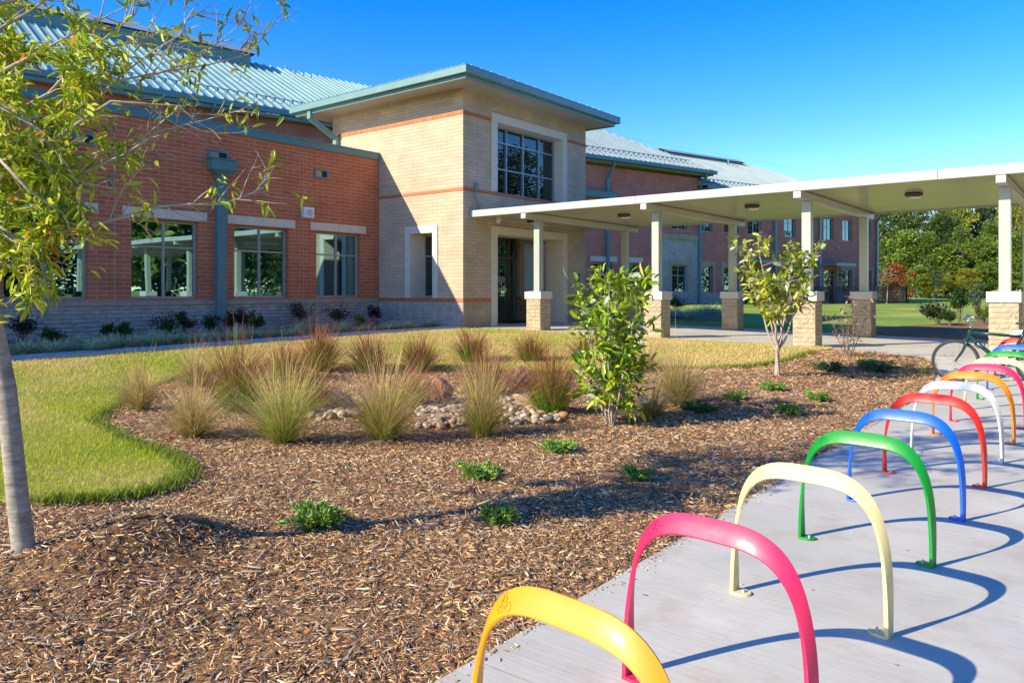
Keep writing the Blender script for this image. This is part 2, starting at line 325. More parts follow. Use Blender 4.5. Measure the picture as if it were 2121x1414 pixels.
def H(x, y):
    x = np.atleast_1d(np.asarray(x, float)); y = np.atleast_1d(np.asarray(y, float)); o = np.empty(x.size); xf = x.ravel(); yf = y.ravel()
    for i in range(0, xf.size, 20000):
        a = xf[i:i+20000]; b = yf[i:i+20000]; r2 = (a[:, None]-CP[None, :, 0])**2+(b[:, None]-CP[None, :, 1])**2
        o[i:i+20000] = _tps(r2) @ _W[:_n]+_W[_n]+_W[_n+1]*a+_W[_n+2]*b
    near = np.exp(-((xf+4)**2+(yf-4)**2)/200)
    o += near*(0.012*np.sin(xf*2.3+1)*np.sin(yf*1.9)+0.008*np.sin(xf*5.1)*np.sin(yf*4.3+2))
    # mulch mound by the young tree, and the berm round the dry creek
    o += 0.20*np.exp(-(((xf+4.20)/0.26)**2+((yf-2.02)/0.45)**2))
    return np.clip(o, -0.06, 1.3).reshape(x.shape)
def h1(x, y): return float(H([x], [y])[0])
def zpad(y): return np.interp(y, [-10, 11.5, 13.5, 15, 16.35], [0, 0, .05, .14, .25])
def zwalk(x): return np.interp(x, [-18, -14.3, -2.6, 8], [.50, .485, .25, .18])
def hit(px, py):
    """where the ray of a photo pixel meets the terrain; used to read ground positions off the photograph"""
    F_ = Vector((-sin(radians(38.3)), cos(radians(38.3)), 0)); R_ = Vector((cos(radians(38.3)), sin(radians(38.3)), 0))
    v = F_+R_*((px-1060.5)/1580); z = 0.2
    for _ in range(25):
        d = (1.5-z)*1580/(py-604); z = 0.5*z+0.5*h1(v.x*d, v.y*d)
    return v.x*d, v.y*d, z, d
EDGE = [(-4.39, 15.69), (-4.52, 14.6), (-4.55, 13.3), (-4.75, 12.4), (-5.39, 11.75), (-5.8, 11.3), (-6.1, 10.8), (-7.1, 10.4), (-7.87, 9.9), (-8.81, 9.3), (-10.2, 8.6), (-11.1, 7.6), (-11.2, 6.6), (-10.75, 5.5), (-9.5, 4.4), (-8.73, 3.8), (-8.15, 3.45), (-7.18, 3.30), (-6.43, 3.26), (-5.99, 3.2), (-5.6, 3.08), (-5.38, 2.86), (-5.25, 2.6), (-5.24, 2.35), (-5.33, 2.1), (-5.45, 1.9), (-6.2, 1.6), (-8, 1.2), (-14.07, 0.5)]
LAWN_POLY = EDGE + [(-14.07, 4), (-14.07, 8), (-14.07, 12), (-14.07, 15.2), (-13.6, 16.36), (-10, 16.36), (-7, 16.36), (-5, 16.36), (-4.5, 16.30)]
def inside(poly, x, y):
    x = np.asarray(x); y = np.asarray(y); r = np.zeros(x.shape, bool); n = len(poly)
    for i in range(n):
        x0, y0 = poly[i]; x1, y1 = poly[(i+1) % n]
        c = ((y0 > y) != (y1 > y)) & (x < (x1-x0)*(y-y0)/(y1-y0+1e-12)+x0); r ^= c
    return r
def smooth_poly(poly, it=2):
    for _ in range(it):
        q = []
        for i in range(len(poly)):
            a = poly[i]; b = poly[(i+1) % len(poly)]; q += [(a[0]*.75+b[0]*.25, a[1]*.75+b[1]*.25), (a[0]*.25+b[0]*.75, a[1]*.25+b[1]*.75)]
        poly = q
    return poly
LAWN = smooth_poly(LAWN_POLY, 2)
def sheet(name, poly, step, zf, m, skirt=0.12):
    """a clean-edged ground sheet: the polygon filled with a grid that follows the terrain, with a skirt"""
    P = [Vector(p) for p in poly]; xs = [p[0] for p in poly]; ys = [p[1] for p in poly]
    gx, gy = np.meshgrid(np.arange(min(xs), max(xs), step), np.arange(min(ys), max(ys), step)); gx = gx.ravel(); gy = gy.ravel()
    k = inside(poly, gx, gy); pts = P+[Vector((float(a), float(b))) for a, b in zip(gx[k], gy[k])]
    n = len(P); vo, eo, fo, *_ = delaunay_2d_cdt(pts, [(i, (i+1) % n) for i in range(n)], [], 1, 1e-5)
    X = np.array([v[0] for v in vo]); Y = np.array([v[1] for v in vo]); Z = zf(X, Y)
    mb = MB(); mb.v = [tuple(map(float, t)) for t in zip(X, Y, Z)]; mb.f = [tuple(f) for f in fo]
    zz = zf(np.array(xs), np.array(ys))
    for i in range(n):
        j = (i+1) % n; mb.quad((xs[i], ys[i], float(zz[i])), (xs[j], ys[j], float(zz[j])), (xs[j], ys[j], float(zz[j])-skirt), (xs[i], ys[i], float(zz[i])-skirt))
    return mb.build(name, m)

# ================================================================== GROUND
def ground_sheet():
    xs = np.unique(np.concatenate([np.arange(-1500, -60, 120), np.arange(-60, -20, 4), np.arange(-20, 4, 0.6), np.arange(4, 60, 4), np.arange(60, 1500, 120)]).astype(float))
    ys = np.unique(np.concatenate([np.arange(-1500, -40, 120), np.arange(-40, -4, 4), np.arange(-4, 26, 0.6), np.arange(26, 110, 3), np.arange(110, 1600, 120)]).astype(float))
    X, Y = np.meshgrid(xs, ys); Z = H(np.clip(X, -60, 60), np.clip(Y, -40, 95))
    k = (X > -18.5) & (X < 3) & (Y > -4) & (Y < 16.6); Z = np.where(k, Z-0.16, Z-0.012)
    k2 = (X > -15.5) & (X < 6) & (Y >= 16.2) & (Y < 23.0); Z = np.where(k2, Z-0.12, Z)
    nx = len(xs); i, j = np.meshgrid(np.arange(nx-1), np.arange(len(ys)-1)); a = (j*nx+i).ravel()
    o = npmesh('ground', np.stack([X.ravel(), Y.ravel(), Z.ravel()], 1), np.stack([a, a+1, a+nx+1, a+nx], 1), 'lawn_far', smooth=True)
    tag(o, kind='structure')
ground_sheet()
MULCH_POLY = [(-18.2, -4.5), (-2.0, -4.5), (-2.0, 2), (-2.05, 5), (-2.1, 8), (-2.15, 11), (-2.2, 13.2), (-2.35, 14.6), (-2.55, 15.7), (-2.85, 16.36), (-14.2, 16.36), (-14.2, 15.88), (-17.75, 15.88)]
tag(sheet('mulch_bed', MULCH_POLY, 0.22, H, 'soil'), kind='structure')
tag(sheet('lawn', LAWN, 0.3, lambda x, y: H(x, y)+0.022, 'lawn'), kind='structure')
FARBED = smooth_poly([(-5.2, 22.9), (-2.5, 22.75), (2, 22.7), (3, 28), (1, 34), (-3.4, 33), (-5.0, 29), (-6.2, 25)], 2)
tag(sheet('far_mulch_bed', FARBED, 0.5, lambda x, y: H(x, y)+0.02, 'soil'), kind='structure')
BED2 = smooth_poly([(-14.0, 24.5), (-11.4, 26.0), (-11.0, 28.5), (-13.5, 31.5), (-16.5, 33), (-20, 34), (-20, 30), (-16, 27)], 2)
tag(sheet('side_planting_bed', BED2, 0.6, lambda x, y: H(x, y)+0.02, 'soil'), kind='structure')
def slab(mb, x0, x1, y0, y1, zf, t=0.14, g=0.003, left=None):
    n = max(2, int((y1-y0)/0.5)+1); ys = np.linspace(y0+g, y1-g, n); b = len(mb.v)
    for y in ys:
        xl = (x0 if left is None else left(y))+g
        mb.v += [(xl, y, zf(xl, y)), (x1-g, y, zf(x1-g, y)), (xl, y, zf(xl, y)-t), (x1-g, y, zf(x1-g, y)-t)]
    for i in range(n-1):
        k = b+4*i; mb.f += [(k, k+1, k+5, k+4), (k, k+4, k+6, k+2), (k+1, k+3, k+7, k+5)]
    k = b+4*(n-1); mb.f += [(b, b+2, b+3, b+1), (k, k+1, k+3, k+2)]
mb = MB(); zp = lambda x, y: float(zpad(y))+0.006
lf = lambda y: float(np.interp(y, [-4, 3, 5, 8, 11, 13.2, 14.6, 15.7, 16.36], [-2.03, -2.05, -2.08, -2.15, -2.2, -2.24, -2.4, -2.6, -2.9]))
ycut = [-4, -0.7, 2.34, 5.4, 8.45, 11.5, 14.4, 16.345]
for a, b_ in zip(ycut, ycut[1:]):
    slab(mb, -2.05, 0.6, a, b_, zp, left=lf); slab(mb, 0.6, 3.6, a, b_, zp); slab(mb, 3.6, 7, a, b_, zp)
tag(mb.build('concrete_pad', 'concrete'), kind='structure')
mb = MB(); slab(mb, -2.0, 6.9, -3.9, 16.3, lambda x, y: float(zpad(y))+(.0048 if y < 10 else -.012), left=lambda y: lf(y)+.05); tag(mb.build('pad_joint_filler', 'soil'), kind='structure')
mb = MB(); zw = lambda x, y: float(zwalk(x))+0.006
for a, b_ in zip([-14.3, -12.4, -10.6, -8.8, -7, -5.2, -3.4, -1.6, 0.6, 3.6], [-12.4, -10.6, -8.8, -7, -5.2, -3.4, -1.6, 0.6, 3.6, 7]):
    bb = len(mb.v)
    for y0, y1 in ((16.35, 19.4), (19.4, 22.6)):
        slab(mb, a, b_, y0, y1, zw)
slab(mb, -17.0, -14.3, 16.6, 21.5, lambda x, y: 0.494)
tag(mb.build('covered_walkway', 'concrete'), kind='structure')
mb = MB(); ys = np.arange(-4, 16.3, 1.5)
for a in ys: slab(mb, -14.85, -14.08, a, min(a+1.5, 15.88), lambda x, y: h1(-14.4, y)+0.045)
tag(mb.build('garden_path', 'concrete'), kind='structure')

# ================================================================== BUILDINGS
def holed_wall(mb, p0, th, a0, a1, z0, z1, holes, axis='x'):
    """wall whose outer face is the plane axis=p0 and that runs back by th; holes are (a0,a1,z0,z1)"""
    A = sorted({a0, a1, *[v for h in holes for v in h[:2] if a0 < v < a1]}); Z = sorted({z0, z1, *[v for h in holes for v in h[2:] if z0 < v < z1]})
    solid = lambda i, j: 0 <= i < len(A)-1 and 0 <= j < len(Z)-1 and not any(h[0] <= (A[i]+A[i+1])/2 <= h[1] and h[2] <= (Z[j]+Z[j+1])/2 <= h[3] for h in holes)
    P = (lambda p, a, z: (p, a, z)) if axis == 'x' else (lambda p, a, z: (a, p, z))
    q0, q1 = p0, p0-th
    for i in range(len(A)-1):
        for j in range(len(Z)-1):
            if not solid(i, j): continue
            a, b, c, d = A[i], A[i+1], Z[j], Z[j+1]
            mb.quad(P(q0, a, c), P(q0, b, c), P(q0, b, d), P(q0, a, d)); mb.quad(P(q1, a, c), P(q1, a, d), P(q1, b, d), P(q1, b, c))
            if not solid(i-1, j): mb.quad(P(q0, a, c), P(q0, a, d), P(q1, a, d), P(q1, a, c))
            if not solid(i+1, j): mb.quad(P(q0, b, c), P(q1, b, c), P(q1, b, d), P(q0, b, d))
            if not solid(i, j-1): mb.quad(P(q0, a, c), P(q1, a, c), P(q1, b, c), P(q0, b, c))
            if not solid(i, j+1): mb.quad(P(q0, a, d), P(q0, b, d), P(q1, b, d), P(q1, a, d))
    return mb
def rock_courses(mb, p0, a0, a1, z0, z1, axis='x', sgn=1, ch=0.1, bl=(0.25, 0.5), depth=0.03, seed=1, nu=5, nv=3):
    """courses of split-face blocks standing proud of the plane axis=p0 (outward = sgn)"""
    rg = random.Random(seed); n = max(1, round((z1-z0)/ch)); ch = (z1-z0)/n
    P = (lambda p, a, z: (p, a, z)) if axis == 'x' else (lambda p, a, z: (a, p, z))
    for r in range(n):
        a = a0
        while a < a1-0.02:
            L = rg.uniform(*bl); b = a+L
            if a1-b < bl[0]*0.6: b = a1
            g = 0.003; base = len(mb.v); ph = rg.uniform(0, 6); amp = rg.uniform(0.5, 1)
            for j in range(nv+1):
                for i in range(nu+1):
                    u = i/nu; v = j/nv; e = min(u, 1-u)*(b-a); edge = (i in (0, nu)) or (j in (0, nv))
                    o = 0.004 if edge else depth*(0.35+0.65*amp*abs(sin(ph+u*5+v*2.1)))*rg.uniform(0.6, 1.1)
                    mb.v.append(P(p0+sgn*o, a+g+(b-a-2*g)*u, z0+r*ch+g+(ch-2*g)*v))
            for j in range(nv):
                for i in range(nu):
                    k = base+j*(nu+1)+i; q = (k, k+1, k+nu+2, k+nu+1)
                    mb.f.append(q if (axis == 'x') == (sgn > 0) else q[::-1])
            a = b
def window(parent, x, y0, y1, z0, z1, vs=(0.5,), hs=(0.66,), fm='frame_tan', gm='glass', fw=0.05, depth=0.09, axis='x', local=False, blind=False, sgn=1):
    P = (lambda mb, a, b, c, d, e, f: mb.box(a, b, c, d, e, f)) if axis == 'x' else (lambda mb, a, b, c, d, e, f: mb.box(c, d, a, b, e, f))
    mb = MB(); x0, x1 = x-depth*sgn, x
    P(mb, x0, x1, y0, y1, z0, z0+fw); P(mb, x0, x1, y0, y1, z1-fw, z1); P(mb, x0, x1, y0, y0+fw, z0+fw, z1-fw); P(mb, x0, x1, y1-fw, y1, z0+fw, z1-fw)
    ins = 0.003*sgn
    for v in vs:
        c = y0+(y1-y0)*v; P(mb, x0+ins, x1-ins, c-fw*.45, c+fw*.45, z0+fw, z1-fw)
    for h in hs:
        c = z0+(z1-z0)*h; P(mb, x0+2*ins, x1-2*ins, y0+fw, y1-fw, c-fw*.4, c+fw*.4)
    f = mb.build('window', fm, parent, local)
    g = MB(); xg = x-depth*0.5*sgn; P(g, xg-0.006*sgn, xg+0.006*sgn, y0+fw*.5, y1-fw*.5, z0+fw*.5, z1-fw*.5); g.build('pane', gm, f, True if local else False)
    if blind:
        b = MB(); xb = x-0.22; z = z0+0.06
        while z < z1-0.03:
            b.quad((xb-0.014, y0, z+0.008), (xb+0.014, y0, z-0.006), (xb+0.014, y1, z-0.006), (xb-0.014, y1, z+0.008)); z += 0.028
        b.build('blind', 'blind', f, False)
    return f
WX = -17.78
# ---------------------------------------------------------------- brick wing
wing = thing('brick_wing', 'low red brick wing with cream lintels and metal coping, left of the tan tower', 'building', (WX, 5, 0.3))
WINS = [(13.55, 15.17), (10.98, 12.63), (8.36, 10.02), (5.77, 7.43), (3.15, 4.80), (0.5, 2.2)]
holes = [(a, b, 1.33, 3.21) for a, b in WINS]
mb = MB(); holed_wall(mb, WX, 0.3, -6, 15.89, 1.28, 5.54, holes)
mb.box(-26, WX-0.302, -6, -5.7, 0.3, 5.5); mb.build('wall', 'red_brick', wing)
MB().box(-26, WX-0.31, -5.7, 15.88, 5.3, 5.45).build('flat_roof', 'sill', wing)
mb = MB(); mb.box(WX-0.3, WX+0.0, -6, 15.9, 0.2, 1.18); rock_courses(mb, WX+0.01, -2, 15.895, 0.42, 1.17, 'x', 1, 0.094, (0.3, 0.62), 0.032, 3)
mb.build('stone_base', 'rock_grey', wing)
mb = MB(); y = -6
while y < 15.85: y2 = min(y+0.6, 15.89); mb.box(WX-0.29, WX+0.045, y+0.003, y2-0.003, 1.18, 1.285); y = y2
mb.build('sill_band', 'sill', wing, bevel=0.004)
MB().box(WX-0.32, WX+0.045, -6, 15.896, 5.54, 5.745).box(WX-0.34, WX+0.06, -6, 15.897, 5.72, 5.76).build('coping', 'teal_metal', wing, bevel=0.006)
for a, b in WINS:
    c = (a+b)/2; mb = MB(); mb.box(WX-0.1, WX+0.022, a-0.2, c-0.003, 3.24, 3.465); mb.box(WX-0.1, WX+0.022, c+0.003, b+0.2, 3.24, 3.465); mb.build('lintel', 'precast', wing, bevel=0.004)
    window(wing, WX-0.13, a+0.004, b-0.004, 1.335, 3.206, blind=True)
for j in (13.12, 7.98, 2.7): MB().box(WX-0.01, WX+0.004, j-0.007, j+0.007, 1.29, 5.53).build('movement_joint', 'sill', wing)
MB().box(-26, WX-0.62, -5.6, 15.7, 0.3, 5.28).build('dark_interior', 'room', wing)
ds = MB(); ds.box(WX+0.02, WX+0.17, 10.42, 10.67, 0.62, 4.42); ds.box(WX+0.02, WX+0.30, 10.44, 10.65, 0.52, 0.70)
dso = ds.build('downspout', 'teal_metal', wing, bevel=0.008)
mb = MB(); b = [(0.0, 10.42, 10.67, 4.34), (0.0, 10.19, 10.90, 4.60), (0, 10.19, 10.90, 4.82)]
def frustum(mb, x0, secs):
    k = len(mb.v)
    for xo, a, b_, z in secs: mb.v += [(x0, a, z), (x0+xo, a, z), (x0+xo, b_, z), (x0, b_, z)]
    n = len(secs)
    for i in range(n-1):
        for q in range(4): mb.f.append((k+4*i+q, k+4*i+(q+1) % 4, k+4*i+4+(q+1) % 4, k+4*i+4+q))
    mb.f.append((k+3, k+2, k+1, k)); e = k+4*(n-1); mb.f.append((e, e+1, e+2, e+3))
frustum(mb, WX+0.02, [(0.16, 10.42, 10.67, 4.40), (0.28, 10.21, 10.88, 4.55), (0.28, 10.21, 10.88, 4.80)])
mb.box(WX+0.02, WX+0.33, 10.17, 10.92, 4.80, 4.83)
mb.build('conductor_head', 'teal_metal', dso, bevel=0.005)
def scupper(y0, y1, z0, z1):
    mb = MB(); t = 0.05; x = WX+0.035
    mb.box(WX+.002, x, y0, y1, z0, z0+t); mb.box(WX+.002, x, y0, y1, z1-t, z1); mb.box(WX+.002, x, y0, y0+t, z0+t, z1-t); mb.box(WX+.002, x, y1-t, y1, z0+t, z1-t)
    f = mb.build('scupper', 'teal_metal', wing)
    MB().box(WX+.001, WX+.01, y0+t, y0+t+(y1-y0-2*t)*.55, z0+t, z1-t).build('scupper_lining', 'vent_tan', f)
    MB().box(WX+.001, WX+.009, y0+t+(y1-y0-2*t)*.55+.002, y1-t, z0+t, z1-t).build('scupper_opening', 'room', f)
scupper(13.48, 13.95, 4.72, 4.99); scupper(10.24, 10.80, 4.82, 5.06); scupper(7.1, 7.55, 4.72, 4.99)
sp = MB().box(WX+0.004, WX+0.12, 13.04, 13.40, 3.56, 3.86).build('horn_speaker', 'white_plastic', None, bevel=0.012)
sp['label'] = 'white square speaker box fixed to the red brick wall between two windows'; sp['category'] = 'speaker'
MB().lathe((WX+0.121, 13.24, 3.71), [(0.10, 0), (0.10, 0.004), (0.07, 0.006)], 20, 'x').build('speaker_cone', 'grille', sp)
# papers on the inner sill of one window
for i, (y, dy, h, n, lab) in enumerate([(11.25, .10, .16, 'paper_box', 'upright white sheet box on the inner sill behind the window right of the downspout'), (11.50, .06, .13, 'paper_cup', 'narrow white cup on the inner sill behind the window right of the downspout'), (11.82, .30, .13, 'book_stack', 'wide stack of white binders on the inner sill behind the window right of the downspout')]):
    mb = MB()
    if i == 2:
        for k in range(4): mb.box(WX-0.20-.004*(k % 2), WX-0.235+0.01, y+.02*(k % 2), y+dy*1.4-.02*k, 1.39+k*.045, 1.43+k*.045)
    else: mb.box(WX-0.20, WX-0.235+0.01, y, y+dy, 1.39, 1.39+h); mb.box(WX-0.203, WX-0.22, y+.01, y+dy-.01, 1.39+h, 1.40+h)
    tag(mb.build(n, 'paper'), lab, ['box', 'cup', 'binders'][i])

# ---------------------------------------------------------------- entrance tower
TX, TY, TX2, TY2 = -14.3, 15.9, -20.0, 22.2
tower = thing('entrance_tower', 'two-storey tan brick entrance tower with red brick bands and a wide flat overhanging roof', 'building', (TX, TY, 0.4))
mb = MB()
holed_wall(mb, TX, 0.65, TY+.65, TY2-.7, 1.20, 7.19, [(17.37, 20.79, 0, 3.2), (17.37, 20.77, 4.43, 6.5)])
mb2 = MB()
# left (sunlit) wall faces -Y: outer plane y=TY running back to TY+0.65
def wallY(mb, y0, th, x0, x1, z0, z1, holes):
    t = MB(); holed_wall(t, y0, -th, x0, x1, z0, z1, holes, 'y'); b = len(mb.v); mb.v += t.v; mb.f += [tuple(i+b for i in f) for f in t.f]
wallY(mb, TY, 0.65, TX2, TX, 1.20, 7.19, [(-16.40, -15.46, 1.32, 3.22)])
wallY(mb, TY2-.7, 0.7, TX2, TX, 1.20, 7.19, [(-16.40, -15.46, 1.32, 3.22)])
mb.box(TX2, TX2+.4, TY+.66, TY2-.71, 1.2, 7.18)
mb.box(-17.05, -16.75, TY+.66, 19.05, 1.21, 3.4)
mb.build('wall', 'tan_brick', tower)
MB().box(TX2, TX-.66, TY+.66, TY2-.71, 3.42, 3.6).build('porch_ceiling', 'soffit', tower)
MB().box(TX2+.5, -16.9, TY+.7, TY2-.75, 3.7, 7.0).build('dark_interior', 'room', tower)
mb = MB(); mb.box(TX2, TX-.004, TY+.004, TY+.64, 0.3, 1.20); rock_courses(mb, TY+.002, WX+.05, TX-.01, 0.46, 1.195, 'y', -1, 0.092, (0.3, 0.62), 0.03, 5)
mb.build('stone_base', 'rock_grey', tower)
mb = MB(); holed_wall(mb, TX+.006, 0.64, TY+.006, 17.37, 0.35, 1.20, []); mb.build('block_base', 'smooth_stone', tower); mb = MB(); holed_wall(mb, TX+.006, 0.64, 20.79, TY2-.004, 0.35, 1.20, []); mb.box(TX2, TX-.65, TY2-.694, TY2-.006, .35, 1.2)
mb.build('block_base', 'smooth_stone', tower); MB().box(-17.04, -16.74, TY+.66, 19.05, .4, 1.2).build('lobby_base', 'smooth_stone', tower)
for z0, z1, gap in ((1.205, 1.315, (17.12, 21.04)), (4.33, 4.428, None), (6.465, 6.575, (17.12, 21.02))):
    mb = MB(); mb.box(TX2+.01, TX+.012, TY-.012, TY+.3, z0, z1)
    if gap: mb.box(TX-.1, TX+.0125, TY+.3, gap[0], z0+.001, z1-.001); MB().box(TX-.1, TX+.0125, gap[1], TY2+.01, z0+.001, z1-.001).build('brick_band', 'soldier', tower)
    else: mb.box(TX-.1, TX+.0125, TY+.3, TY2+.01, z0+.001, z1-.001)
    if z0 > 2: mb.build('brick_band', 'soldier', tower)
    else: low = mb
mb = low
mb.build('brick_band', 'soldier', tower)
MB().box(-15.26, TX-.66, TY2-.712, TY2-.70, 1.206, 1.314).build('brick_band', 'soldier', tower); MB().box(-16.75, -16.62, TY2-.712, TY2-.70, 1.206, 1.314).build('brick_band', 'soldier', tower)
mb = MB()      # portal surround: head and jambs line the full wall thickness
mb.box(TX-.66, TX+.04, 17.12, 17.382, .45, 3.43); mb.box(TX-.66, TX+.04, 20.778, 21.04, .45, 3.43); mb.box(TX-.658, TX+.038, 17.382, 20.778, 3.188, 3.43)
mb.build('portal_surround', 'precast', tower, bevel=.006)
mb = MB()
mb.box(TX-.32, TX+.04, 17.12, 17.382, 4.44, 6.74); mb.box(TX-.32, TX+.04, 20.758, 21.02, 4.44, 6.74); mb.box(TX-.318, TX+.038, 17.382, 20.758, 6.488, 6.74)
mb.build('window_surround', 'precast', tower, bevel=.006)
mb = MB()
mb.box(-16.61, -16.388, TY-.035, TY+.63, 1.32, 3.43); mb.box(-15.472, -15.27, TY-.035, TY+.63, 1.32, 3.43); mb.box(-16.388, -15.472, TY-.033, TY+.628, 3.205, 3.43)
mb.build('slot_surround', 'precast', tower, bevel=.006)
mb = MB()
mb.box(-16.61, -16.388, TY2-.735, TY2+.03, 1.32, 3.43); mb.box(-15.472, -15.27, TY2-.735, TY2+.03, 1.32, 3.43); mb.box(-16.388, -15.472, TY2-.733, TY2+.028, 3.205, 3.43)
mb.build('slot_surround', 'precast', tower, bevel=.006)
window(tower, TX-.30, 17.38, 20.76, 4.44, 6.485, (0.25, 0.5, 0.75), (0.375, 0.765), 'frame_blue', 'glass_dark', 0.055, 0.14)
window(tower, TY+.56, -16.39, -15.47, 1.33, 3.20, (0.5,), (0.66,), 'frame_tan', 'glass_dark', 0.05, 0.08, 'y', sgn=-1)
# the glazed entrance: two door leaves, sidelights and transoms
def door_leaf(y0, y1):
    x = -16.78; mb = MB(); fr = .09; z0, z1 = .505, 2.60
    mb.box(x-.05, x, y0, y0+fr, z0, z1); mb.box(x-.05, x, y1-fr, y1, z0, z1); mb.box(x-.049, x-.001, y0+fr, y1-fr, z1-fr, z1); mb.box(x-.049, x-.001, y0+fr, y1-fr, z0, z0+.26)
    d = mb.build('door', 'frame_dark', tower); MB().box(x-.03, x-.02, y0+fr*.5, y1-fr*.5, z0+.2, z1-.05).build('pane', 'glass', d)
    MB().box(x-.0005, x+.04, y0+fr, y1-fr, 1.5, 1.62).build('push_bar', 'steel', d)
    MB().box(x-.019, x-.012, y0+.1, y1-.1, 1.80, 2.02).build('door_decal', 'grille', d)
door_leaf(19.17, 20.06); door_leaf(20.09, 20.98)
mb = MB(); x = -16.76
for y in (19.06, 21.0): mb.box(x-.12, x, y, y+.075, .5, 3.4)
mb.box(x-.12, x, 21.42, 21.49, .5, 3.4); mb.box(x-.118, x-.002, 19.14, 21.42, 2.63, 2.72); mb.box(x-.118, x-.002, 19.14, 21.42, 3.33, 3.4); mb.box(x-.116, x-.004, 20.03, 20.09, 2.72, 3.33)
dfr = mb.build('door_frame', 'frame_dark', tower)
MB().box(x-.06, x-.05, 19.14, 21.42, 2.7, 3.35).box(x-.059, x-.051, 21.07, 21.44, .5, 2.66).build('pane', 'glass', dfr)
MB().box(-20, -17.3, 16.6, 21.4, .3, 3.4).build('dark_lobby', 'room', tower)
# roof: gutter, recessed fascia, soffit, hipped sheet with seams
RX0, RX1, RY0, RY1 = -20.95, TX+1.0, TY-1.0, 22.85
MB().box(RX0+.16, RX1-.16, RY0+.16, RY1-.16, 7.19, 7.21).build('soffit', 'soffit', tower)
mb = MB()
for o, z0, z1, t in ((0.14, 7.14, 7.27, .04), (0.0, 7.25, 7.45, .12)):
    a, b, c, d = RX0+o, RX1-o, RY0+o, RY1-o
    mb.box(a, b, c, c+t, z0, z1); mb.box(a, b, d-t, d, z0, z1); mb.box(a+.001, a+t, c+t, d-t, z0, z1-.001); mb.box(b-t, b-.001, c+t, d-t, z0, z1-.001)
for x0, x1 in ((RX0, RX1),): mb.box(x0-.012, x1+.012, RY0-.012, RY0+.03, 7.445, 7.465); mb.box(x1-.03, x1+.012, RY0+.03, RY1+.012, 7.445, 7.465)
mb.build('gutter', 'teal_light', tower, bevel=.008)
mb = MB(); cx_, cy_ = (RX0+RX1)/2, (RY0+RY1)/2; hz = 7.46; rz = 7.46+3.9*.2; hw = (RY1-RY0)/2-.02
p = [(RX0+.02, RY0+.02, hz), (RX1-.02, RY0+.02, hz), (RX1-.02, RY1-.02, hz), (RX0+.02, RY1-.02, hz)]; m1 = (cx_+.02, cy_, rz); m0 = (cx_-.02, cy_, rz)
mb.quad(p[0], p[1], m1, m0); mb.quad(p[1], p[2], m1); mb.quad(p[2], p[3], m0, m1); mb.quad(p[3], p[0], m0)
for i in range(19):
    x = RX0+.3+i*.4; t = min(abs(x-RX0), abs(RX1-x))/((RX1-RX0)/2); mb.bar((x, RY0+.05, hz+.02), (x, RY0+.05+hw*t, hz+.02+(rz-hz)*t), .025, .05)
for i in range(19):
    y = RY0+.3+i*.4; t = min(abs(y-RY0), abs(RY1-y))/hw; mb.bar((RX1-.05, y, hz+.02), (RX1-.05-(RX1-cx_)*t, y, hz+.02+(rz-hz)*t), .025, .05)
rf = mb.build('roof', 'roof', tower)
mb = MB()
mb.bar((RX0+.6, RY0+.45, hz+.17), (RX1-.9, RY0+.45, hz+.17), .02, .03); mb.bar((RX1-.45, RY0+.9, hz+.17), (RX1-.45, RY1-.6, hz+.17), .02, .03)
for i in range(17): mb.box(RX0+.7+.4*i, RX0+.76+.4*i, RY0+.43, RY0+.47, hz+.05, hz+.18)
for i in range(17): mb.box(RX1-.47, RX1-.43, RY0+1+.4*i, RY0+1.06+.4*i, hz+.05, hz+.18)
mb.build('snow_guard', 'teal_metal', rf)
mb = MB(); xs_ = -20.05
mb.bar((-20.05, TY-.86, 7.26), (-20.05, TY-.86, 6.98), .12, .16); mb.bar((-20.05, TY-.88, 7.02), (-19.72, TY-.08, 6.42), .12, .16); mb.bar((-19.72, TY-.08, 6.48), (-19.72, TY-.08, 5.4), .14, .14, up=(0, 1, 0))
mb.build('downspout', 'teal_light', tower)
mb = MB(); cy0 = 16.36
mb.box(TX+.014, TX+.07, cy0, cy0+.12, 4.42, 4.60); mb.tube([(TX+.04, cy0+.06, 4.45), (TX+.04, cy0+.02, 4.2), (TX+.04, cy0+.12, 4.05), (TX+.04, cy0+.22, 3.9), (TX+.04, cy0+.22, 3.79)], .018, 6)
mb.build('conduit', 'teal_light', tower)
cr = MB().box(TX+.013, TX+.055, 21.66, 21.78, 1.86, 2.10).build('card_reader', 'black_metal', None, bevel=.008)
tag(cr, 'small black card reader on the tan brick beside the entrance portal', 'card reader'); MB().box(TX+.056, TX+.06, 21.70, 21.74, 1.93, 1.97).build('reader_light', 'white_plastic', cr)
fm = MB().box(-16.4, -14.9, 18.9, 20.9, .502, .516).build('floor_mat', 'floor_mat', None, bevel=.004)
tag(fm, 'dark rectangular door mat inside the entrance portal', 'door mat')

